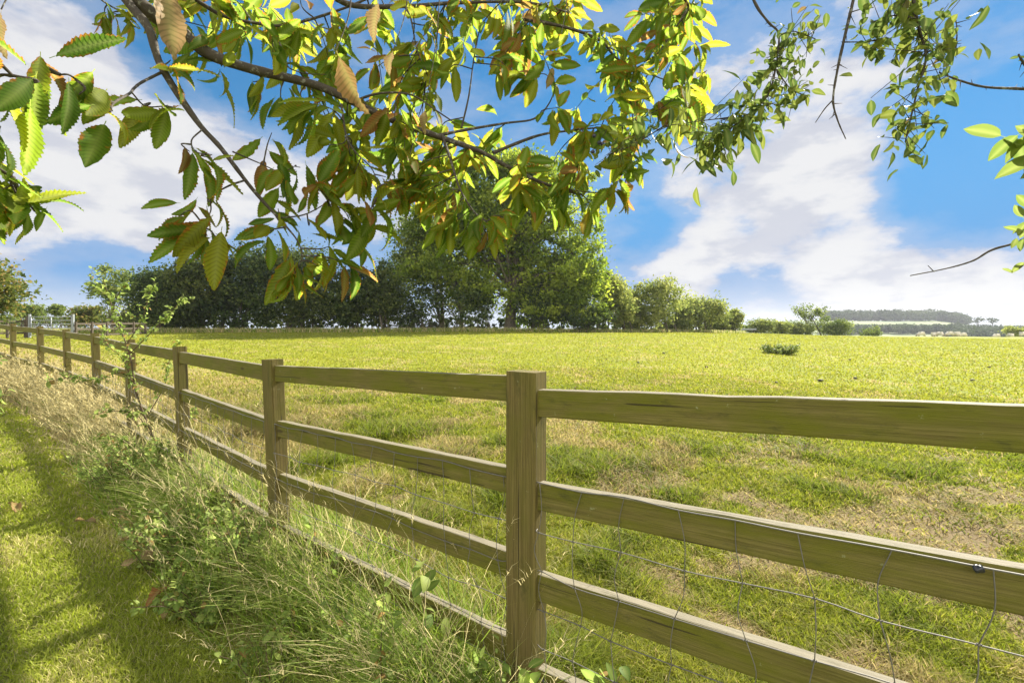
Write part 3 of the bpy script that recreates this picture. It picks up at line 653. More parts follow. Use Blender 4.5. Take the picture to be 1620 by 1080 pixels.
PT = [leaf_tpl(8, w_, f, c, False, 0, .8, 5, .12, .1, tw) for w_, f, c, tw in ((.24, .3, .3, .1), (.27, .2, .6, -.2), (.22, .4, .2, .3))]
PTN = [leaf_tpl(8, w_, f, c, False, 0, .9, 5, .12, .1, tw) for w_, f, c, tw in ((.15, .3, .4, .1), (.17, .4, .8, -.2))]
def build_plum():
    TX, TY = 3.6, 1.1
    root = thing('wild_plum_tree', 'thorny wild plum branches with small oval leaves hanging into the sky at the right', 'tree', (TX, TY, gz(TX, TY)))
    br = MB(); lf = MB(); pale = MB(); fr = MB(); z0 = gz(TX, TY)
    fork = np.array([2.9, 1.4, 3.6]); tr = MB()
    tube(tr, spline([(TX, TY, z0 - .1), (TX - .05, TY, z0 + 1), (TX - .2, TY + .1, z0 + 2.4), fork]), .13, .05, 12, knob=.06)
    tube(tr, spline([fork, (2.2, 1.8, 4.0), (1.2, 2.1, 4.1), (.6, 2.2, 3.9)]), .05, .012, 8, knob=.06); tr.build('trunk', M_BARK, root)
    lib = [([(1160, -90, 2.1), (1192, 0, 2.1), (1215, 35, 2.1), (1232, 55, 2.1), (1228, 105, 2.1)], .007, .003), ([(1232, 57, 2.1), (1255, 50, 2.1), (1290, 62, 2.1)], .003, .002),
           ([(1228, 105, 2.1), (1215, 150, 2.1), (1180, 185, 2.15), (1145, 210, 2.2), (1100, 230, 2.3)], .004, .002), ([(1228, 110, 2.1), (1250, 140, 2.1), (1275, 152, 2.1)], .003, .002),
           ([(1370, -90, 1.9), (1350, 0, 1.9), (1336, 60, 1.9), (1325, 110, 1.9), (1318, 158, 1.9), (1325, 190, 1.9), (1338, 220, 1.9)], .007, .002), ([(1318, 158, 1.9), (1305, 172, 1.9), (1290, 194, 1.9)], .003, .0015),
           ([(1345, 20, 1.9), (1362, 15, 1.9), (1382, 12, 1.9)], .0025, .0015), ([(1335, 67, 1.9), (1370, 66, 1.9), (1405, 60, 1.85)], .0025, .0015),
           ([(1430, -80, 1.8), (1445, 0, 1.8), (1455, 50, 1.8), (1465, 90, 1.8), (1452, 140, 1.8), (1440, 190, 1.8), (1432, 225, 1.8)], .006, .002), ([(1450, 30, 1.8), (1415, 25, 1.8), (1380, 35, 1.8)], .003, .002),
           ([(1760, 150, 1.9), (1620, 141, 1.9), (1560, 138, 1.9), (1520, 128, 1.9), (1486, 115, 1.9)], .006, .003), ([(1495, 112, 1.9), (1510, 85, 1.9), (1514, 55, 1.9), (1512, 28, 1.9)], .003, .0015), ([(1500, 118, 1.9), (1488, 126, 1.9), (1474, 127, 1.9)], .002, .0015),
           ([(1680, 180, 1.7), (1625, 108, 1.7), (1611, 86, 1.7)], .005, .003),
           ([(1760, 330, 1.6), (1620, 380, 1.6), (1570, 395, 1.6), (1540, 412, 1.6), (1500, 424, 1.6), (1440, 436, 1.6)], .005, .0015), ([(1478, 430, 1.6), (1472, 424, 1.6), (1468, 420, 1.6)], .0015, .001),
           ([(1050, 200, 2.4), (1000, 230, 2.6), (960, 245, 2.7)], .003, .002), ([(1180, 185, 2.15), (1120, 190, 2.3), (1050, 200, 2.4)], .003, .002)]
    paths = [(branch_px(l), a, b) for l, a, b in lib]
    for p, a, b in paths: tube(br, p, a, b, 7, knob=.25)
    for a, b in ((np.array([.9, 2.15, 4.0]), paths[0][0][0]), (np.array([1.4, 2.0, 4.05]), paths[4][0][0]), (np.array([1.7, 1.95, 4.05]), paths[8][0][0]), (fork, paths[10][0][0]), (fork, paths[13][0][0]), (fork - np.array([-.2, .1, .8]), paths[14][0][0])):
        tube(br, spline([a, (a + b) / 2 + np.array([0, 0, .1]), b]), .012, .006, 6)
    for k in (4, 4, 10, 11, 13, 0):                                   # thorns and spur twigs
        p = paths[k][0]
        for q in range(9):
            i = rng.integers(3, len(p) - 2); d = rng.normal(0, 1, 3); d -= p[i + 1] - p[i]; d = unit(d) * rng.uniform(.02, .05); tube(br, np.array([p[i], p[i] + d * .5, p[i] + d]), .0022, .0005, 5)
    def along(path, n, size, tpls, lo=.25, hi=1., jit=.045, mbx=None, droop=.6):
        k = rng.integers(int(lo * (len(path) - 1)), max(int(hi * (len(path) - 1)), 1) + 1, n); k = np.clip(k, 0, len(path) - 1); p = path[k] + rng.normal(0, jit, (n, 3))
        d = rng.normal(0, 1, (n, 3)) + np.array([0, 0, -droop]); put_leaves(mbx or lf, tpls, p, d, np.array([0, 0, 1.]) + rng.normal(0, .6, (n, 3)), size * (.6 + .6 * rng.random(n)), rng.random(n))
        for q in range(0, n, 3): tube(br, np.array([path[k[q]], p[q]]), .0018, .001, 4)
    along(paths[1][0], 46, .05, PT, .4, 1, .05); along(paths[2][0], 120, .055, PT, 0, .8, .05); along(paths[2][0], 60, .10, PTN, .5, 1, .06, droop=1.6); along(paths[3][0], 50, .055, PT, .3, 1, .045)
    along(paths[0][0], 55, .05, PT, .85, 1, .035); along(paths[8][0], 150, .062, PT, .2, 1, .05, droop=.9); along(paths[8][0], 55, .07, PT, .15, .5, .1); along(paths[9][0], 45, .06, PT, .2, 1, .05); along(paths[7][0], 26, .055, PT, .5, 1, .03)
    along(paths[16][0], 60, .06, PT, 0, 1, .06); along(paths[17][0], 70, .10, PTN, 0, 1, .09, droop=1.4)
    along(paths[10][0], 5, .05, PT, .8, 1, .02); along(paths[13][0], 3, .03, PT, .9, 1, .01)
    lf.build('foliage', M_PLUM, root)
    for px, py, d, n_, s in ((1612, 205, 1.25, 5, .09), (1622, 255, 1.3, 4, .085), (1606, 368, 1.5, 9, .05), (1640, 330, 1.5, 9, .06), (1660, 230, 1.2, 8, .1), (1612, 425, 1.5, 3, .04)):
        tip = P3(px, py, d); rosette(pale, tip, (-1, 0, -.1), n_, s, PT, .4, 1.1, .6, 1.); a = P3(1720, py - 60, d + .1); tube(br, spline([a, (a + tip) / 2 + np.array([0, 0, .02]), tip], 5), .004, .0015, 5)
    pale.build('pale_foliage', M_PALELEAF, root)
    for px, py in ((940, 215), (945, 238), (953, 228), (938, 240), (948, 226)):
        c = P3(px, py, 2.75); th, ph = np.meshgrid(np.linspace(0, np.pi, 8), np.linspace(0, 2 * np.pi, 10, endpoint=False), indexing='ij')
        V = np.stack([np.sin(th) * np.cos(ph), np.sin(th) * np.sin(ph), np.cos(th)], -1).reshape(-1, 3) * .012 + c; i, j = np.meshgrid(np.arange(7), np.arange(10), indexing='ij')
        fr.add(V, np.stack([i * 10 + j, i * 10 + (j + 1) % 10, (i + 1) * 10 + (j + 1) % 10, (i + 1) * 10 + j], -1).reshape(-1, 4)); tube(br, np.array([P3(960, 245 - 40, 2.72), c]), .0012, .001, 4)
    fr.build('fruit', M_FRUIT, root); br.build('branch', M_TWIG, root)
build_plum()

# ------------------------------------------------------------------ trees and hedges across the field
def leaf_cards(mb, P, size, tint):
    N = len(P); n_ = unit(rng.normal(0, 1, (N, 3)) + np.array([0, 0, .35])); a = unit(np.cross(n_, rng.normal(0, 1, (N, 3)))); b = np.cross(n_, a)
    s = (size * (.6 + .8 * rng.random(N)))[:, None]
    V = np.stack([P - a * s * .6, P - b * s * .34 + n_ * s * .08, P + a * s * .6, P + b * s * .34 + n_ * s * .08], 1)
    C = np.zeros((N, 4, 4)); C[:, :, 0] = tint[:, None]; C[:, :, 3] = 1
    mb.add(V.reshape(-1, 3), np.arange(N * 4).reshape(-1, 4), None, C.reshape(-1, 4))
def plant_tree(name, label, cat, px, d, blobs_px, ncl, per, lsize, mat, tr_r=.2, group=None, stems=1, nlimb=24, depth=.8, crad=.09, base=None, shell=.5, trunk_h=None, bend=0., tmin=.25):
    x = (px - 810) / FPX * d; y = d; z = gz(x, y) if base is None else base
    root = thing(name, label, cat, (x, y, z), group); k = d / FPX
    bl = [(P3(bx, by, d), rx * k, ry * k) for bx, by, rx, ry in blobs_px]
    vol = np.array([rx * rx * ry for _, rx, ry in bl]) ** .72; vol /= vol.sum()
    ci = rng.choice(len(bl), ncl, p=vol); C0 = np.array([bl[i][0] for i in ci]); RX = np.array([bl[i][1] for i in ci]); RZ = np.array([bl[i][2] for i in ci])
    dr = unit(rng.normal(0, 1, (ncl, 3))); rad = shell + (1 - shell) * rng.random(ncl) ** .6
    C = C0 + dr * rad[:, None] * np.stack([RX, np.minimum(RX * depth, 6.), RZ], -1)
    C[:, 2] = np.maximum(C[:, 2], z + .25)
    cr = MB(); cs = crad * np.median(RX + RZ) * (.6 + .9 * rng.random(ncl)); ct = np.clip(.45 + .3 * rng.normal(0, 1, ncl), 0, 1)
    reps = (per * (.5 + rng.random(ncl))).astype(int); idx = np.repeat(np.arange(ncl), reps)
    P = C[idx] + rng.normal(0, 1, (len(idx), 3)) * cs[idx][:, None] * np.array([1.15, 1.15, .8]); P[:, 2] = np.maximum(P[:, 2], z + .08)
    leaf_cards(cr, P, lsize, np.clip(ct[idx] + rng.normal(0, .22, len(idx)), 0, 1)); cr.build('crown', mat, root, False)
    tk = MB(); topz = max(b[0][2] for b in bl); cx = np.mean([b[0][0] for b in bl])
    bs = [np.array([x, y, z])] if stems == 1 else [np.array([x + rng.normal(0, 1) * np.mean(RX) * .5, y + rng.normal(0, .5), z]) for _ in range(stems)]
    ends = C[rng.choice(ncl, min(nlimb, ncl), replace=False)]
    for s, b0 in enumerate(bs):
        hh = (topz - z) * (.8 if stems == 1 else .75) if trunk_h is None else trunk_h
        top = np.array([b0[0] * .5 + cx * .5 + bend, b0[1], z + hh]) + rng.normal(0, .15, 3) * (1 if stems == 1 else 2)
        midp = b0 * .5 + top * .5 + rng.normal(0, .05, 3) * hh * .4
        path = spline([b0 - np.array([0, 0, .2]), b0 * .8 + midp * .2, midp, top], 6); tube(tk, path, tr_r * 1.15, tr_r * .35, 9 if stems == 1 else 5, knob=.1)
        for e in ends[s::len(bs)]:
            t = rng.uniform(tmin, .97); a = path[int(t * (len(path) - 1))]; m_ = a * .45 + e * .55 + np.array([0, 0, .12 * np.linalg.norm(e - a)])
            tube(tk, spline([a, a * .75 + m_ * .25 + rng.normal(0, .1, 3), m_, e], 4), tr_r * (.5 - .3 * t), tr_r * .06, 5, power=.7)
    tk.build('trunk', M_BARK, root); return root
G1 = 'trees and bushes along the far edge of the field'
# the great tree in the middle and the willowy one beside it
plant_tree('ash_tree', 'tallest tree across the field, broad open crown and thick dark trunk', 'tree', 806, 47,
           [(790, 320, 115, 75), (870, 330, 80, 80), (700, 350, 70, 60), (900, 420, 62, 55), (905, 475, 52, 44), (800, 285, 85, 45), (720, 420, 62, 50), (880, 440, 60, 50), (650, 430, 40, 40), (920, 440, 45, 50), (760, 350, 90, 50), (775, 465, 45, 30), (845, 455, 40, 30), (800, 400, 60, 40), (940, 380, 28, 50), (850, 490, 50, 25)],
           760, 100, .29, M_CR_BIG, .62, None, 1, 110, .9, .05, shell=.3, trunk_h=11., tmin=.5)
plant_tree('willow_tree', 'feathery grey-green tree leaning left of the tall ash', 'tree', 690, 49, [(655, 390, 40, 45), (690, 420, 55, 55), (640, 440, 40, 50), (735, 450, 50, 45), (670, 370, 45, 35)], 190, 75, .26, M_CR_MID, .22, G1, 3, 40, .8, .07, shell=.3)
dk = [('dark holly bush at the left end of the tall dark hedge', 250, 41, [(255, 465, 42, 45), (240, 450, 22, 26), (270, 495, 45, 25)], 30),
      ('broad dark hawthorn with a sloping top in the tall dark hedge', 315, 41, [(318, 455, 48, 50), (310, 490, 50, 30), (330, 430, 40, 28)], 30),
      ('tallest round-topped tree of the dark hedge, under the lowest chestnut leaves', 400, 42, [(400, 440, 58, 55), (390, 485, 60, 35), (425, 420, 48, 35)], 30),
      ('dense black-green hawthorn right of the round-topped hedge tree', 480, 42, [(480, 445, 52, 52), (485, 490, 52, 30), (500, 425, 30, 25)], 30),
      ('dark hawthorn with bare stems showing below its crown', 548, 43, [(548, 465, 42, 38), (560, 450, 34, 28), (545, 495, 36, 20)], 22),
      ('thin dark hawthorn with sky showing through, next to the willow', 605, 43, [(605, 460, 34, 40), (600, 490, 32, 22)], 15)]
for l, px, d, b, n_ in dk:
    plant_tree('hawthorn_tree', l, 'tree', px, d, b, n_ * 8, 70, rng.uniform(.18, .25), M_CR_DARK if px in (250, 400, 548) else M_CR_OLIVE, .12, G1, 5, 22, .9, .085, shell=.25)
for l, px, b in [('dark thicket of bare stems left of the thick ash trunk', 735, [(735, 495, 45, 22), (755, 470, 35, 25)]), ('dark low bush of thin stems under the willow', 660, [(660, 480, 45, 32), (640, 500, 40, 16)]),
                 ('dark leafy shrub right beside the thick ash trunk', 850, [(850, 490, 35, 24), (835, 470, 22, 22)]), ('low shaded shrub under the lit lower branches of the ash', 925, [(925, 500, 45, 18)])]:
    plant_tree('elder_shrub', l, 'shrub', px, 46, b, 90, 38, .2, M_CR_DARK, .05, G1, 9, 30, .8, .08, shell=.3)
rt = [('first rounded tree right of the ash, pale green with thin stems', 968, 50, [(968, 465, 32, 28), (975, 490, 34, 24), (960, 445, 20, 15)], .85),
      ('wide pale willow with the highest dome in the right-hand hedge', 1035, 54, [(1035, 478, 48, 32), (1050, 460, 34, 20), (1020, 500, 48, 18)], 1.),
      ('grey-green willow sloping down right of the highest dome', 1110, 60, [(1105, 495, 36, 20), (1125, 488, 26, 16), (1090, 485, 20, 18)], .9),
      ('small tree with a russet upright top at the end of the tall hedge', 1160, 66, [(1160, 508, 16, 16), (1164, 496, 10, 10), (1148, 512, 14, 10)], .8)]
for l, px, d, b, sc in rt:
    plant_tree('willow_tree', l, 'tree', px, d, b, 130, 60, .24, M_CR_PALE, .09, G1, 7, 40, .9, .075, shell=.3)
for l, px, d, b, sc in [('narrow pale willow squeezed between the first two rounded trees right of the ash', 1000, 53, [(1000, 485, 22, 26), (1000, 505, 26, 16)], .8),
                        ('low pale willow filling the dip right of the highest dome', 1078, 58, [(1078, 498, 20, 20), (1070, 510, 24, 12)], .8), ('low sallow bush left of the russet-topped tree', 1138, 64, [(1138, 506, 16, 14), (1130, 515, 20, 9)], .8)]:
    plant_tree('willow_tree', l, 'tree', px, d, b, 80, 60, .24, M_CR_PALE, .07, G1, 6, 26, .9, .085, shell=.2)
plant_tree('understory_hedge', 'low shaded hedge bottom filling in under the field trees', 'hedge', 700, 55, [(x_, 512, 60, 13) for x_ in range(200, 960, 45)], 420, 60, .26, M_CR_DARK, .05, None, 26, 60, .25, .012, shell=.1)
plant_tree('understory_hedge', 'low olive hedge bottom under the pale willows on the right', 'hedge', 1060, 68, [(x_, 518, 40, 8) for x_ in range(940, 1180, 30)], 170, 60, .26, M_CR_MID, .05, None, 16, 40, .25, .02, shell=.1)
for l, px, d, b in [('rounded low hedge bush left of the low gap', 1202, 78, [(1200, 518, 21, 11), (1205, 513, 14, 8)]), ('middle hump of the low clipped hedge on the right', 1236, 80, [(1236, 520, 18, 9), (1228, 514, 10, 8)]),
                    ('last tapering hump of the low hedge before the leaning tree', 1268, 82, [(1268, 521, 20, 9), (1250, 518, 12, 9)])]:
    plant_tree('hedge_bush', l, 'bush', px, d, b, 70, 60, .24, M_CR_PALE, .05, 'low hedge at the right edge of the field', 6, 16, .9, .09, shell=.3)
plant_tree('leaning_tree', 'open wispy tree leaning left at the end of the hedges', 'tree', 1296, 84, [(1280, 492, 26, 10), (1290, 505, 22, 16), (1300, 517, 14, 12), (1266, 500, 10, 8)], 60, 34, .26, M_CR_MID, .16, G1, 2, 26, .8, .09, shell=.4, bend=-1)
plant_tree('round_bush', 'compact rounded olive bush right of the leaning tree', 'bush', 1326, 82, [(1326, 518, 17, 12), (1322, 525, 17, 8)], 70, 60, .22, M_CR_MID, .06, G1, 6, 16, .9, .09, shell=.3)
plant_tree('small_bush', 'small ragged bush alone on the skyline before the wooded hill', 'bush', 1376, 84, [(1376, 527, 16, 7), (1384, 522, 8, 5)], 40, 40, .2, M_CR_MID, .04, G1, 5, 12, .9, .09, shell=.3)
plant_tree('pale_bush', 'pale yellow-green bush behind the sheep at the right edge', 'bush', 1604, 95, [(1604, 524, 13, 8)], 50, 40, .25, M_CR_PALE, .05, None, 4, 10, .9, .1, shell=.3)
# left of the dark hedge
plant_tree('ash_sapling_tree', 'slim airy ash rising behind the thorny sapling', 'tree', 178, 46, [(178, 445, 34, 22), (165, 465, 26, 18), (195, 470, 22, 20)], 70, 34, .24, M_CR_MID, .12, G1, 1, 34, .8, .08, shell=.4)
for l, px, d, b, m in [('flat-topped dark bush beyond the metal gate', 48, 60, [(45, 492, 24, 7), (52, 487, 12, 7)], M_CR_MID), ('small thin sapling between the gate and the reddish hedge', 90, 60, [(90, 490, 9, 8)], M_CR_MID),
                       ('reddish-topped hedge bush right of the metal gate', 135, 52, [(135, 500, 26, 13), (145, 492, 20, 8)], M_CR_WARM), ('olive hedge bush behind the thorny sapling', 200, 52, [(205, 502, 36, 16), (225, 492, 20, 12)], M_CR_WARM)]:
    plant_tree('hedge_bush', l, 'bush', px, d, b, 60, 45, .24, m, .06, 'bushes beyond the gate', 5, 16, .9, .1, shell=.3)
plant_tree('garden_tree', 'light green tree with orange tips cut off by the left edge', 'tree', -20, 21, [(-20, 470, 52, 36), (-45, 430, 40, 36), (0, 440, 16, 14)], 120, 60, .14, M_CR_WARM, .09, None, 1, 40, .8, .09, shell=.4)
plant_tree('far_hedge', 'long low hedge on the skyline behind the metal gate', 'hedge', 80, 75, [(40, 508, 60, 8), (110, 508, 50, 8), (0, 508, 50, 8)], 90, 40, .3, M_CR_MID, .05, None, 12, 16, .3, .05, shell=.2)

# ------------------------------------------------------------------ distant woods on the hills (far-off masses)
def far_wood(name, label, x0, x1, d0_, d1_, n, h, rad, kind='stuff', tz=None):
    mb = MB()
    for k in range(n):
        u = rng.uniform(x0, x1); d = rng.uniform(d0_, d1_); x = (u - 810) / FPX * d; z = float(hill_z(np.array([x]), np.array([d]))[0])
        hh = h * rng.uniform(.75, 1.15); c = np.array([x, d, z + hh * .55]); m = 110
        P = c + unit(rng.normal(0, 1, (m, 3))) * (.55 + .45 * rng.random((m, 1))) * np.array([rad, rad, hh * .5]) * rng.uniform(.8, 1.2)
        leaf_cards(mb, P, rad * .36, np.clip(rng.normal(.45, .2) + rng.normal(0, .06, m), 0, 1))
    o = mb.build(name, M_FAR, None, False); tag(o, label, 'wood' if 'wood' in name else 'hedge', kind=kind); return o
far_wood('woodland', 'hazy grey-green wood along the hilltop on the right', 1305, 1530, 600, 680, 260, 13, 6.5)
far_wood('far_hedgerow', 'dark hazy hedgerow band below the hilltop wood', 1300, 1540, 400, 430, 170, 7, 4.)
far_wood('far_hedgerow', 'low hazy hedge line across the valley pasture', 1300, 1480, 300, 312, 90, 3.2, 2.2)
far_wood('far_woodland', 'dark wooded slope at the far right edge', 1500, 1700, 330, 430, 240, 8, 4.5)
for l, px in (('left of two tiny umbrella-shaped trees on the far skyline', 1547), ('right of two tiny umbrella-shaped trees on the far skyline', 1571)):
    plant_tree('skyline_tree', l, 'tree', px, 480, [(px, 506, 8, 4)], 14, 14, 1.4, M_FAR, .5, 'two trees on the far skyline', 1, 8, .8, .12, shell=.3, base=float(hill_z(np.array([(px - 810) / FPX * 480]), np.array([480.]))[0]))

# ------------------------------------------------------------------ gate and the fence behind it
def simple_beam(name, p, q, w_, h_, mat, parent): return beam(name, p, q, w_, h_, mat, parent, .0008, 2)
def build_gate():
    d = 28.; xl, xr = (49 - 810) / FPX * d, (113 - 810) / FPX * d; z = gz((xl + xr) / 2, d)
    root = thing('field_gate', 'galvanised tubular field gate standing between two posts', 'gate', ((xl + xr) / 2, d, z))
    top = CAMZ - (501 - HORY) / FPX * d
    mb = MB(); hs = np.linspace(top - 1.1, top, 6)
    for h in hs: tube(mb, np.array([[xl, d, h], [(xl + xr) / 2, d, h], [xr, d, h]]), .022, .022, 8)
    for x in (xl, xr, (xl + xr) / 2): tube(mb, np.array([[x, d, hs[0]], [x, d, (hs[0] + top) / 2], [x, d, top + (.02)]]), .024, .024, 8)
    mb.build('bars', M_GALV, root)
    for x, m in ((xl - .2, M_OLDWOOD), (xl - .02 - .06, M_PALEPOST), (xr + .1, M_PALEPOST)):
        beam('gate_post', (x, d, z - .3), (x, d, top + (.15 if m is not M_OLDWOOD else .05)), .10, .10, m, root, .001, 3, (0, 1, 0))
build_gate()
def back_fence(label, x0, x1, d0_, d1_, ytop, n):
    a = np.array([(x0 - 810) / FPX * d0_, d0_]); b = np.array([(x1 - 810) / FPX * d1_, d1_]); z = gz(*a)
    root = thing('timber_fence', label, 'fence', (a[0], a[1], z), 'timber fences by the gate')
    for k in range(n + 1):
        p = a + (b - a) * k / n; zt = CAMZ - (ytop - HORY) / FPX * p[1]; beam('post', (p[0], p[1], gz(*p) - .3), (p[0], p[1], zt), .12, .09, M_OLDWOOD, root, .001, 3, (0, 1, 0))
    for dz in (.12, .45, .8):
        za = CAMZ - (ytop - HORY) / FPX * a[1] - dz; zb = CAMZ - (ytop - HORY) / FPX * b[1] - dz; beam('rail', (a[0], a[1] - .07, za), (b[0], b[1] - .07, zb), .04, .1, M_OLDWOOD, root, .001, 6)
back_fence('dark timber fence running right from the metal gate', 120, 230, 28, 34, 509, 5)
back_fence('dark timber fence running left from the metal gate', 40, -120, 28, 24, 505, 5)
d = 76.; x, y, z = onground(1183, d)
tr_ = thing('wooden_trough', 'small weathered wooden feed trough in the gap of the far hedge', 'trough', (x, y, z))
for dx in (-.9, .9): beam('leg', (x + dx, y, z), (x + dx, y, z + .8), .15, .15, M_OLDWOOD, tr_, .001, 2, (0, 1, 0))
beam('tray', (x - 1.3, y, z + .75), (x + 1.3, y, z + .75), .4, .3, M_PALEPOST, tr_, .001, 2)

# ------------------------------------------------------------------ sheep
def sheep_mesh():
    # one continuous skinned body: spine, neck, head lowered to graze, four jointed legs
    V = [(0, 0, .62), (.22, 0, .64), (.42, 0, .64), (.58, 0, .54), (.70, 0, .36), (.78, 0, .20), (.86, 0, .08), (-.22, 0, .64), (-.42, 0, .60), (-.52, 0, .48)]
    rad = [.27, .27, .24, .14, .10, .095, .05, .28, .25, .06]; E = [(0, 1), (1, 2), (2, 3), (3, 4), (4, 5), (5, 6), (0, 7), (7, 8), (8, 9)]
    for sx, root_, bend_ in ((.36, 2, -.03), (-.36, 8, .07)):
        for sy in (-.12, .12):
            k = len(V); V += [(sx, sy, .42), (sx - bend_, sy, .22), (sx, sy, .03)]; rad += [.09, .04, .035]; E += [(root_, k), (k, k + 1), (k + 1, k + 2)]
    for sy in (-.1, .1):
        k = len(V); V += [(.69, sy, .30)]; rad += [.03]; E += [(4, k)]
    me = bpy.data.meshes.new('sheep_source'); me.from_pydata(V, E, []); o = bpy.data.objects.new('sheep', me); COL.objects.link(o)
    m = o.modifiers.new('skin', 'SKIN'); o.modifiers.new('sub', 'SUBSURF').levels = 2; o.modifiers['sub'].render_levels = 2
    for i, v in enumerate(me.skin_vertices[0].data): v.radius = (rad[i], rad[i]); v.use_root = i == 0
    dg = bpy.context.evaluated_depsgraph_get(); me2 = bpy.data.meshes.new_from_object(o.evaluated_get(dg)); bpy.data.objects.remove(o)
    me2.name = 'sheep'; me2.materials.clear(); me2.materials.append(M_FLEECE); me2.materials.append(M_FACE)
    for p in me2.polygons: p.material_index = 1 if p.center.x > .64 or p.center.z < .33 else 0; p.use_smooth = True
    return me2
SM = sheep_mesh()
for l, px, d, rz, up in [('grazing sheep at the left end of the flock, seen side-on', 1458, 73.2, 170, 0), ('sheep with its head down, second from the left end of the flock', 1477, 73.8, 60, 0), ('sheep standing close right of the second sheep', 1487, 73.2, 110, 0),
                     ('largest sheep of the flock, in the middle of the crest line', 1503, 72.4, 170, 0), ('rounded sheep facing away, right of the largest sheep', 1514.5, 72.8, 75, 0), ('small low sheep right of the rounded sheep', 1524, 74.2, 160, 0),
                     ('nearly hidden sheep lying alone beyond the crest, left of the pale bush', 1577, 75.5, 180, 0), ('white sheep in front of the pale bush', 1599, 75.2, 80, 0), ('sheep cut off by the right edge of the picture', 1618, 72.6, 0, 0)]:
    o = bpy.data.objects.new('sheep', SM); COL.objects.link(o); x = (px - 810) / FPX * d
    o.location = (x, d, gz(x, d)); o.rotation_euler = (0, 0, R(rz)); tag(o, l, 'sheep', 'sheep grazing on the crest of the field')

# ------------------------------------------------------------------ plants in the field
def leafy_plant(name, label, cat, x, y, nst, h, spread, lsize, nleaf, tpls, mat, group=None, stem_r=.003, lean=(0, 0), droop=.4, hvar=.4, z=None, base=.05):
    z = float(surf_z(np.array([x]), np.array([y]))[0]) if z is None else z
    root = thing(name, label, cat, (x, y, z), group); st = MB(); lf = MB()
    for s in range(nst):
        a = rng.random() * 6.283; hh = h * (1 - hvar * rng.random()); sp = spread * (.3 + .7 * rng.random()); b0 = np.array([x + math.cos(a) * base * rng.random(), y + math.sin(a) * base * rng.random(), z - .02])
        tip = b0 + np.array([math.cos(a) * sp + lean[0] * hh, math.sin(a) * sp + lean[1] * hh, hh]); mid = b0 * .55 + tip * .45 + np.array([0, 0, .12 * hh]) + rng.normal(0, .02, 3)
        path = spline([b0, mid, tip], 8); tube(st, path, stem_r, stem_r * .4, 5, knob=.2)
        n_ = max(3, int(nleaf * (.6 + .8 * rng.random()))); k = rng.integers(3, len(path), n_); pp = path[k] + rng.normal(0, .006 + .01 * spread, (n_, 3))
        put_leaves(lf, tpls, pp, rng.normal(0, 1, (n_, 3)) + np.array([0, 0, .3 - droop]), np.array([0, 0, 1.]) + rng.normal(0, .5, (n_, 3)), lsize * (.5 + .8 * rng.random(n_)), rng.random(n_))
    lf.build('foliage', mat, root); st.build('stem', M_STEM, root); return root
NT = [leaf_tpl(4, .22, .3, .5, False, 0, .75, 3, .05), leaf_tpl(4, .26, .2, .9, False, 0, .8, 3, .05)]
BT = [leaf_tpl(6, .30, .25, .5, False, 0, .75, 3, .1), leaf_tpl(6, .34, .35, .9, False, 0, .8, 3, .1), leaf_tpl(6, .26, .2, .2, False, 0, .8, 3, .1)]
x, y, z = onground(1234, 20.6)
leafy_plant('nettle_clump', 'solitary dark clump of nettles in the bright field', 'weed clump', x, y, 90, .48, .46, .10, 26, NT, M_PLUM, base=.5, hvar=.6)
DL = []
dn = MB()
th, ph = np.meshgrid(np.linspace(0, np.pi, 6), np.linspace(0, 2 * np.pi, 10, endpoint=False), indexing='ij')
V = np.stack([.16 * np.sin(th) * np.cos(ph) * (1 + .25 * np.sin(3 * ph)), .13 * np.sin(th) * np.sin(ph), .07 * np.cos(th) + .02], -1).reshape(-1, 3)
i, j = np.meshgrid(np.arange(5), np.arange(10), indexing='ij'); dn.add(V, np.stack([i * 10 + j, i * 10 + (j + 1) % 10, (i + 1) * 10 + (j + 1) % 10, (i + 1) * 10 + j], -1).reshape(-1, 4))
d0o = dn.build('dung_pat', M_DUNG, None, True, (0, 0, 0))
for k, (px, py) in enumerate([(1565, 582), (1290, 554), (1380, 557), (1426, 557), (1345, 570), (1118, 582), (1228, 607), (1298, 604), (1353, 600), (1538, 603), (1499, 549), (1187, 553), (1250, 549), (1460, 588), (1050, 560), (1010, 575), (960, 570), (1540, 560)]):
    yy = 30.
    for it in range(40):
        x = (px - 810) / FPX * yy; yy = yy + .35 * ((CAMZ - gz(x, yy)) * FPX / max(py - HORY, 3) - yy)
        yy = min(max(yy, 5), 70)
    o = d0o if k == 0 else d0o.copy()
    if k: COL.objects.link(o)
    o.location = (x, yy, gz(x, yy) + .03); o.rotation_euler = (0, 0, k * 1.7); s_ = .55 + .5 * ((k * 37) % 10) / 10; s_ *= .42 if k else .6; o.scale = (s_, s_, s_)
    tag(o, 'dark lump of dried dung on the bright grazed field' if k else 'largest dark dung pat, in the field above the right end of the top rail', 'dung', 'dung scattered over the field')

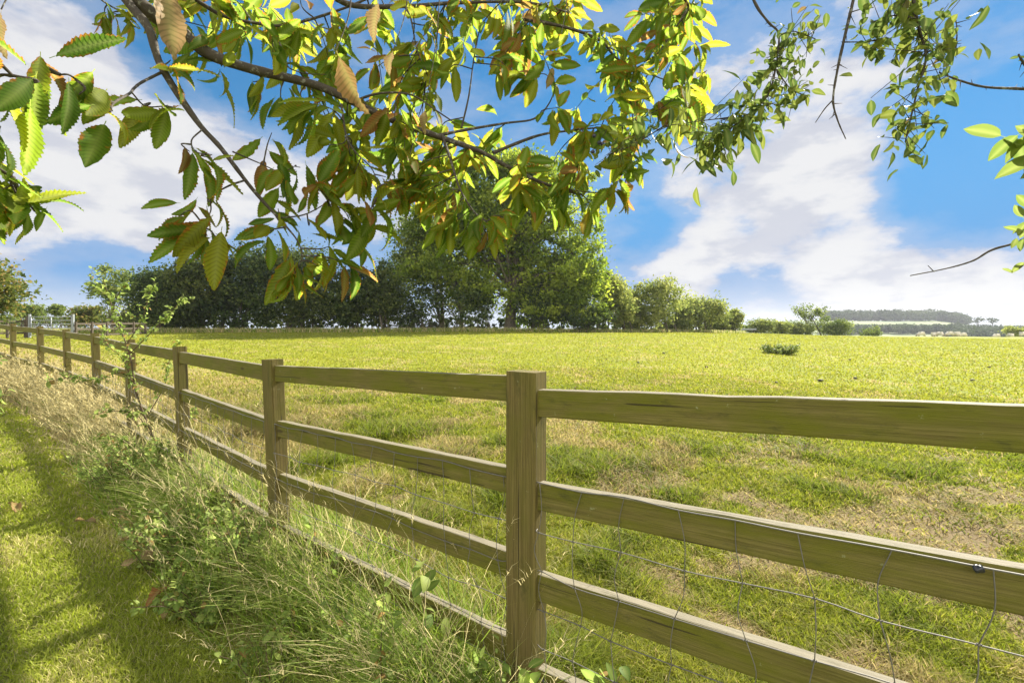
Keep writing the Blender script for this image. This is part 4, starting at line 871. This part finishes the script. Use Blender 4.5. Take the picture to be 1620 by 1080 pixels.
# ------------------------------------------------------------------ shrubs and weeds along the fence
def sapling():
    x, y = -3.05, 4.35; z = gz(x, y)
    root = thing('thorn_sapling', 'tall straggly thorn sapling growing up through the fence, small round leaves', 'shrub', (x, y, z)); st = MB(); lf = MB()
    D = 4.35
    lines = [([(268, 775, D), (255, 720, D), (238, 680, D), (217, 625, D), (205, 560, D), (190, 520, D), (172, 470, D), (160, 432, D - .1)], .011, .003), ([(205, 560, D), (240, 525, D), (265, 500, D), (290, 470, D)], .005, .002), ([(213, 605, D), (190, 590, D - .1), (150, 600, D - .2), (110, 598, D - .3), (75, 603, D - .4)], .004, .002),
             ([(200, 545, D), (225, 505, D), (235, 470, D), (245, 450, D)], .004, .002), ([(190, 520, D), (180, 490, D), (190, 460, D), (205, 450, D)], .004, .002), ([(240, 690, D), (215, 655, D), (180, 650, D - .1), (150, 655, D - .2)], .005, .002), ([(232, 660, D), (260, 610, D), (270, 560, D), (285, 540, D)], .004, .002),
             ([(172, 470, D), (150, 455, D), (142, 440, D)], .003, .0015), ([(255, 720, D), (215, 705, D - .2), (180, 690, D - .3), (150, 690, D - .4)], .006, .002), ([(262, 740, D), (290, 700, D), (300, 660, D), (310, 640, D)], .005, .002), ([(217, 625, D), (195, 570, D), (170, 545, D), (165, 520, D)], .004, .002)]
    for l, a, b in lines:
        p = branch_px(l, 8); tube(st, p, a, b, 6, knob=.2); L = np.linalg.norm(np.diff(p, axis=0), axis=1).sum(); n_ = int(L * (110 if a < .01 else 60))
        for q in range(int(L * 9)):
            i = rng.integers(4, len(p)); d = unit(rng.normal(0, 1, 3) + np.array([0, 0, .5])) * rng.uniform(.05, .16); tube(st, np.array([p[i], p[i] + d * .6, p[i] + d]), .0015, .0008, 4)
            m_ = 5; put_leaves(lf, BT, p[i] + d * rng.random((m_, 1)), rng.normal(0, 1, (m_, 3)), np.array([0, 0, 1.]) + rng.normal(0, .6, (m_, 3)), .034 * (.6 + .8 * rng.random(m_)), .3 + .7 * rng.random(m_))
        k = rng.integers(3, len(p), n_); put_leaves(lf, BT, p[k] + rng.normal(0, .012, (n_, 3)), rng.normal(0, 1, (n_, 3)), np.array([0, 0, 1.]) + rng.normal(0, .6, (n_, 3)), .038 * (.6 + .8 * rng.random(n_)), .3 + .7 * rng.random(n_))
    lf.build('foliage', M_SHRUB, root); st.build('stem', M_STEM, root)
sapling()
def at_fence(px, off):
    """ground point at a picture column, off metres to the lawn side of the fence"""
    u = (px - 810) / FPX; ys = np.linspace(.6, 14, 1400); d, _ = fence_dist(u * ys, ys); k = int(np.abs(d - off).argmin()); return u * ys[k], ys[k]
for l, px, off, n_, h, sp, ls, nl in [
    ('bushy thorn shrub at the foot of the tall sapling', 235, .22, 34, .55, .32, .027, 54), ('dense low thorn shrub spilling onto the lawn by the sapling', 190, .34, 26, .42, .30, .027, 50), ('leafy bramble mound in front of the sixth fence post', 300, .30, 26, .40, .28, .03, 44),
    ('sparse bramble with reddish stems leaning over the lawn edge', 250, .44, 12, .30, .26, .03, 30), ('thin upright briar with dark leaves before the second rail', 370, .30, 6, .62, .16, .05, 18),
    ('low bramble tangle by the fallen leaves', 330, .42, 18, .26, .26, .032, 28), ('leafy shrub against the second nearest fence post', 415, .16, 12, .62, .2, .028, 36)]:
    x, y = at_fence(px, off); leafy_plant('bramble_shrub', l, 'shrub', x, y, n_, h, sp, ls, nl, BT, M_SHRUB, 'shrubs along the foot of the fence', .003, (-.1, -.1))
for l, px, off, n_, h, sp, ls, nl in [
    ('single tall weed with paired leaves left of the nearest post', 683, .18, 1, .62, .06, .06, 12), ('leafy weed at the foot of the nearest post, on its right', 925, .14, 4, .42, .16, .055, 14), ('bushy weed low beside the nearest post', 905, .2, 8, .26, .16, .045, 14),
    ('thin weed with narrow leaves halfway between the two nearest posts', 560, .22, 3, .46, .14, .05, 14), ('pale-leaved weed in the tall grass left of the nearest post', 640, .34, 5, .34, .14, .05, 14), ('small green weed in the grass below the second nearest post', 470, .3, 6, .4, .18, .045, 14),
    ('tall dock-like weed with reddish stem below the second rail', 610, .26, 2, .58, .08, .045, 18), ('small white-green nettle in the long grass at the bottom edge', 580, .5, 6, .3, .12, .045, 14),
    ('slender weed leaning on the lowest rail between the two nearest posts', 760, .22, 3, .46, .1, .045, 16), ('fine-leaved weed at the lawn edge near the bottom of the picture', 430, .46, 8, .24, .16, .035, 16), ('upright weed in dry grass left of the second nearest post', 395, .24, 3, .55, .1, .04, 20),
    ('broad-leaved weed at the bottom edge right of the nearest post', 985, .08, 5, .34, .2, .055, 12), ('short weed under the lowest rail near the middle', 730, .1, 4, .34, .12, .05, 12), ('leafy nettle-like weed hiding part of the lowest rail left of the middle', 455, .12, 9, .42, .16, .042, 22), ('sprawling light green weed beside the fallen buff leaves', 285, .40, 12, .3, .22, .038, 22), ('tangle of small-leaved weed at the third fence post', 320, .2, 14, .5, .2, .034, 26), ('round-leaved weed low in the grass at the bottom left of the nearest post', 715, .3, 8, .28, .18, .045, 18),
    ('wispy weed right of the second nearest post', 505, .12, 4, .5, .12, .04, 16)]:
    x, y = at_fence(px, off); leafy_plant('weed_plant', l, 'weed', x, y, n_, h, sp, ls, nl, BT if ls > .045 else NT, M_SHRUB, 'weeds along the foot of the fence', .0022)
x, y = -4.55, 3.95
leafy_plant('garden_shrub', 'light green garden shrub poking in at the left edge', 'shrub', x - .1, y, 26, 1.2, .30, .06, 26, BT, M_SHRUB, None, .004, (.02, 0))

# fallen leaves on the lawn and in the verge
FL = [leaf_tpl(12, .2, .7, .9, True, .012, .88, 5, .1, .5, .5), leaf_tpl(12, .22, .4, .6, True, .012, .88, 5, .1, .5, -.4)]
for k, (px, py, l) in enumerate([(22, 797, 'curled tan leaf lying on the lawn at the left edge'), (130, 826, 'long pinkish dead leaf lying alone on the lawn'), (190, 805, 'pale curled dead leaf at the verge edge, uppermost of a line of leaves'), (200, 820, 'brown dead leaf just below the uppermost verge leaf'),
        (212, 848, 'rolled brown dead leaf half under the grass at the verge'), (213, 890, 'large flat buff dead leaf, palest on the lawn edge'), (237, 875, 'narrow buff dead leaf touching the large flat one'), (250, 938, 'rust-coloured dead leaf in shade near the bottom left'), (265, 955, 'crumpled brown leaf below the rust-coloured one'),
        (168, 748, 'dark curled dead leaf at the shrub foot'), (350, 870, 'bright orange dead leaf caught in the bramble'), (262, 800, 'small orange dead leaf caught in dry grass stems')]):
    dz = .0; yv = (CAMZ - .03) * FPX / (py - HORY); x = (px - 810) / FPX * yv
    for it in range(6): z = float(surf_z(np.array([x]), np.array([yv]))[0]) + .06; yv = (CAMZ - z) * FPX / (py - HORY); x = (px - 810) / FPX * yv
    a = rng.random() * 6.28 if k not in (0, 1, 5) else (-.2, .1, .6)[(0, 1, 5).index(k)]
    mb = MB(); put_leaves(mb, [FL[k % 2]], [(x - .08 * math.cos(a), yv - .08 * math.sin(a), z)], [(math.cos(a), math.sin(a), rng.normal(.05, .08))], [(rng.normal(0, .3), rng.normal(0, .3), 1.)], np.array([(.17, .17, .15, .14, .15, .20, .17, .15, .14, .13, .10, .09)[k]]), np.array([(.2, .35, .45, .3, .2, .5, .45, .8, .3, .2, .95, .95)[k]]))
    o = mb.build('fallen_leaf', M_DEAD, None, True, (x, yv, z)); tag(o, l, 'leaf', 'fallen chestnut leaves along the lawn edge')

# ------------------------------------------------------------------ grass
def wedge(n, r0, r1, a0=-57, a1=57):
    a = np.radians(rng.uniform(a0, a1, n)); r = np.exp(rng.uniform(math.log(r0), math.log(r1), n)); return r * np.sin(a), r * np.cos(a), r
def build_grass():
    # mown lawn
    x, y, r = wedge(330000, 1.3, 16, -62, 0); d, al = fence_dist(x, y); m = (d > .42 + .12 * (rng.random(len(x)))); x, y, r = x[m], y[m], r[m]; n = len(x)
    z = surf_z(x, y); p = fbm(x, y, 1.6, 3, 70); q = fbm(x, y, 6, 2, 20)
    h = (.022 + .026 * rng.random(n)) * (.7 + .7 * q) + .0015 * r; wd = np.maximum(.0028, .0016 * r) * (.7 + .6 * rng.random(n))
    typ = (rng.random(n) < .10 + .5 * sst(p, .48, .68)).astype(float) * rng.uniform(.4, 1., n)
    mb = MB(); blades(mb, np.stack([x, y, z - .004], -1), h, wd, .25 + .9 * rng.random(n), rng.random(n) * 6.283, np.clip(p + rng.normal(0, .25, n), 0, 1), typ, 2)
    tag(mb.build('lawn_grass', M_LAWN), 'short mown lawn grass, dappled and partly bleached', 'grass', kind='stuff')
    # pasture: tufty near the fence, close-grazed farther out
    mb = MB()
    x1, y1, r1 = wedge(520000, 1.2, 13); x2, y2, r2 = wedge(165000, 13, 78); x = np.r_[x1, x2]; y = np.r_[y1, y2]; r = np.r_[r1, r2]
    d, al = fence_dist(x, y); sm = soil_mask(x, y); m = (d < -.12) & (rng.random(len(x)) > sm * .75); x, y, r, d = x[m], y[m], r[m], d[m]; n = len(x); z = surf_z(x, y)
    tuft = fbm(x, y, 1.5, 3, 33); fine = fbm(x, y, 7, 2, 3); dry = dry_mask(x, y)
    rough = sst(-d, 4.5, 1.2) * sst(-x, -3.5, 1.)                       # longer ungrazed grass close to the fence
    h = (.03 + .03 * rng.random(n)) * (.7 + .9 * fine) + .17 * sst(tuft, .48, .70) * rng.random(n) * sst(r, 13, 6) * (.45 + .8 * rough) + rough * .12 * rng.random(n) * dry + .0003 * r
    wd = np.maximum(.0030, .0019 * r) * (.7 + .6 * rng.random(n)); dry = np.maximum(dry, soil_mask(x, y) * .85); typ = (rng.random(n) < .08 * (1 - .7 * sst(r, 8, 20)) + .75 * dry).astype(float) * rng.uniform(.45, 1., n)
    lean = .25 + 1.0 * rng.random(n) * (1 + .5 * fine) + .6 * soil_mask(x, y)
    blades(mb, np.stack([x, y, z - .004], -1), h, wd, lean, rng.random(n) * 6.283, np.clip(.22 + .7 * (fine - .5) * (1 - .6 * sst(r, 8, 20)) + .35 - .5 * sst(tuft, .48, .66) * sst(r, 14, 6) + .25 * sst(r, 5, 14) + rng.normal(0, .22, n) * (1 - .6 * sst(r, 8, 20)), 0, 1), typ, 2)
    tag(mb.build('pasture_grass', M_FIELD), 'grazed pasture grass, tufty and mixed with straw near the fence', 'grass', kind='stuff')
    # long grass under the fence
    mb = MB(); N = 74000
    t = rng.random(N) ** 1.0; L = 1.83 * (len(FP) - 1); s = L * t
    s = 1.83 * 1.2 + (np.exp(rng.uniform(0, math.log(13.), N)) - 1) * 1.83; k = np.clip((s / 1.83).astype(int), 0, len(FP) - 2); f = (s / 1.83 - k)[:, None]; P = FP[k] * (1 - f) + FP[k + 1] * f
    e = unit(FP[k + 1] - FP[k]); nr = np.stack([e[:, 1], -e[:, 0]], -1); nr *= np.sign(-(nr * P).sum(1))[:, None]
    off = np.clip(rng.normal(.08, .22 - .07 * sst(P[:, 1], 3.6, 6.), N), -.45, .5); x = P[:, 0] + nr[:, 0] * off; y = P[:, 1] + nr[:, 1] * off; z = surf_z(x, y); r = np.hypot(x, y)
    cl = fbm(x, y, 2.3, 3, 90); far = sst(y, 3.6, 6.0)
    keep = rng.random(N) < (.35 + 1.2 * sst(cl, .35, .65)) * (1 - .5 * far); rightside = sst(x, -.25, .35); keep &= rng.random(N) > rightside * .75
    x, y, z, r, off, cl, far, nr, rightside = [v[keep] for v in (x, y, z, r, off, cl, far, nr, rightside)]; n = len(x)
    dryp = np.clip(.12 + .68 * far + .3 * (cl - .5) * 2, 0, .97); dryb = rng.random(n) < dryp
    h = (.12 + .05 * (1 - far) + (.26 + .1 * (1 - far)) * rng.random(n) ** 1.5) * (.6 + .8 * cl) * (1 - .35 * rightside) * (1 - .08 * far) * (1 - .6 * sst(off, .2, .5)); wd = np.maximum(.0032, .0016 * r) * (.6 + .7 * rng.random(n))
    az = np.arctan2(nr[:, 1], nr[:, 0]) + rng.normal(0, 1.1, n); az = np.where(rng.random(n) < .3, rng.random(n) * 6.283, az)
    blades(mb, np.stack([x, y, z - .01], -1), h, wd, .3 + .9 * rng.random(n), az, np.clip(rng.normal(.5, .28, n), 0, 1), np.where(dryb, rng.uniform(.55, 1, n), rng.uniform(0, .4, n)), 4)
    # seed stalks: thin dry stems with a feathery head
    m = 2400; pw = .16 + .74 * far; i = rng.choice(n, m, p=pw / pw.sum()); hx = h[i] * 1.15 + .14 + .28 * rng.random(m) + .02 * far[i]; hx *= (1 - .5 * rightside[i]); a2 = az[i]
    ln = .25 + .6 * rng.random(m); wds = np.maximum(.0016, .0011 * r[i]); pz = np.stack([x[i], y[i], z[i]], -1); blades(mb, pz, hx, wds, ln, a2, rng.random(m), np.full(m, 1.), 4)
    tip = pz + np.stack([np.cos(a2) * ln * hx, np.sin(a2) * ln * hx, hx * (1 - .25 * ln)], -1)
    for q in range(7):
        b = tip - np.stack([np.cos(a2) * ln, np.sin(a2) * ln, np.ones(m) * .7], -1) * (.012 * q * (1 + .0 * r[i][:, None])); blades(mb, b, .02 + .018 * rng.random(m), np.maximum(.0028, .0013 * r[i]), .9 + .5 * rng.random(m), rng.random(m) * 6.283, rng.random(m), np.full(m, .9), 2)
    tag(mb.build('verge_grass', M_VERGE), 'long uncut grass and dry seed stalks along the foot of the fence', 'grass', kind='stuff')
    # ragged pale grass at the foot of the far hedges
    mb = MB(); N = 16000; px = rng.uniform(-100, 1180, N); dd = np.interp(px, [200, 500, 800, 950, 1180], [39.5, 40.5, 45, 47, 64]) - rng.random(N) * 1.6; x = (px - 810) / FPX * dd; z = ground_z(x, dd)
    blades(mb, np.stack([x, dd, z], -1), .22 + .35 * rng.random(N), np.full(N, .05), .3 + .7 * rng.random(N), rng.random(N) * 6.28, rng.random(N), np.where(rng.random(N) < .55, .9, .1), 2)
    tag(mb.build('hedge_grass', M_VERGE), 'rank straw-coloured grass along the foot of the far hedges', 'grass', kind='stuff')
build_grass()

# ------------------------------------------------------------------ air
def build_haze():
    x0, x1, y0, y1, z0, z1 = -1560, 1640, -1560, 1560, -16, 40
    V = [(x, y, z) for z in (z0, z1) for x, y in ((x0, y0), (x1, y0), (x1, y1), (x0, y1))]
    me = bpy.data.meshes.new('haze'); me.from_pydata(V, [], [(3, 2, 1, 0), (4, 5, 6, 7), (0, 1, 5, 4), (1, 2, 6, 5), (2, 3, 7, 6), (3, 0, 4, 7)])
    m, g = new_mat('haze'); v = g.n('ShaderNodeVolumePrincipled', ins={'Color': (.86, .90, 1, 1), 'Density': .0002, 'Anisotropy': .2}); o_ = g.n('ShaderNodeOutputMaterial'); g.set(o_, 'Volume', v.outputs[0])
    me.materials.append(m); o = bpy.data.objects.new('haze', me); COL.objects.link(o); tag(o, 'thin pale summer haze over the fields', 'haze', kind='stuff')
build_haze()
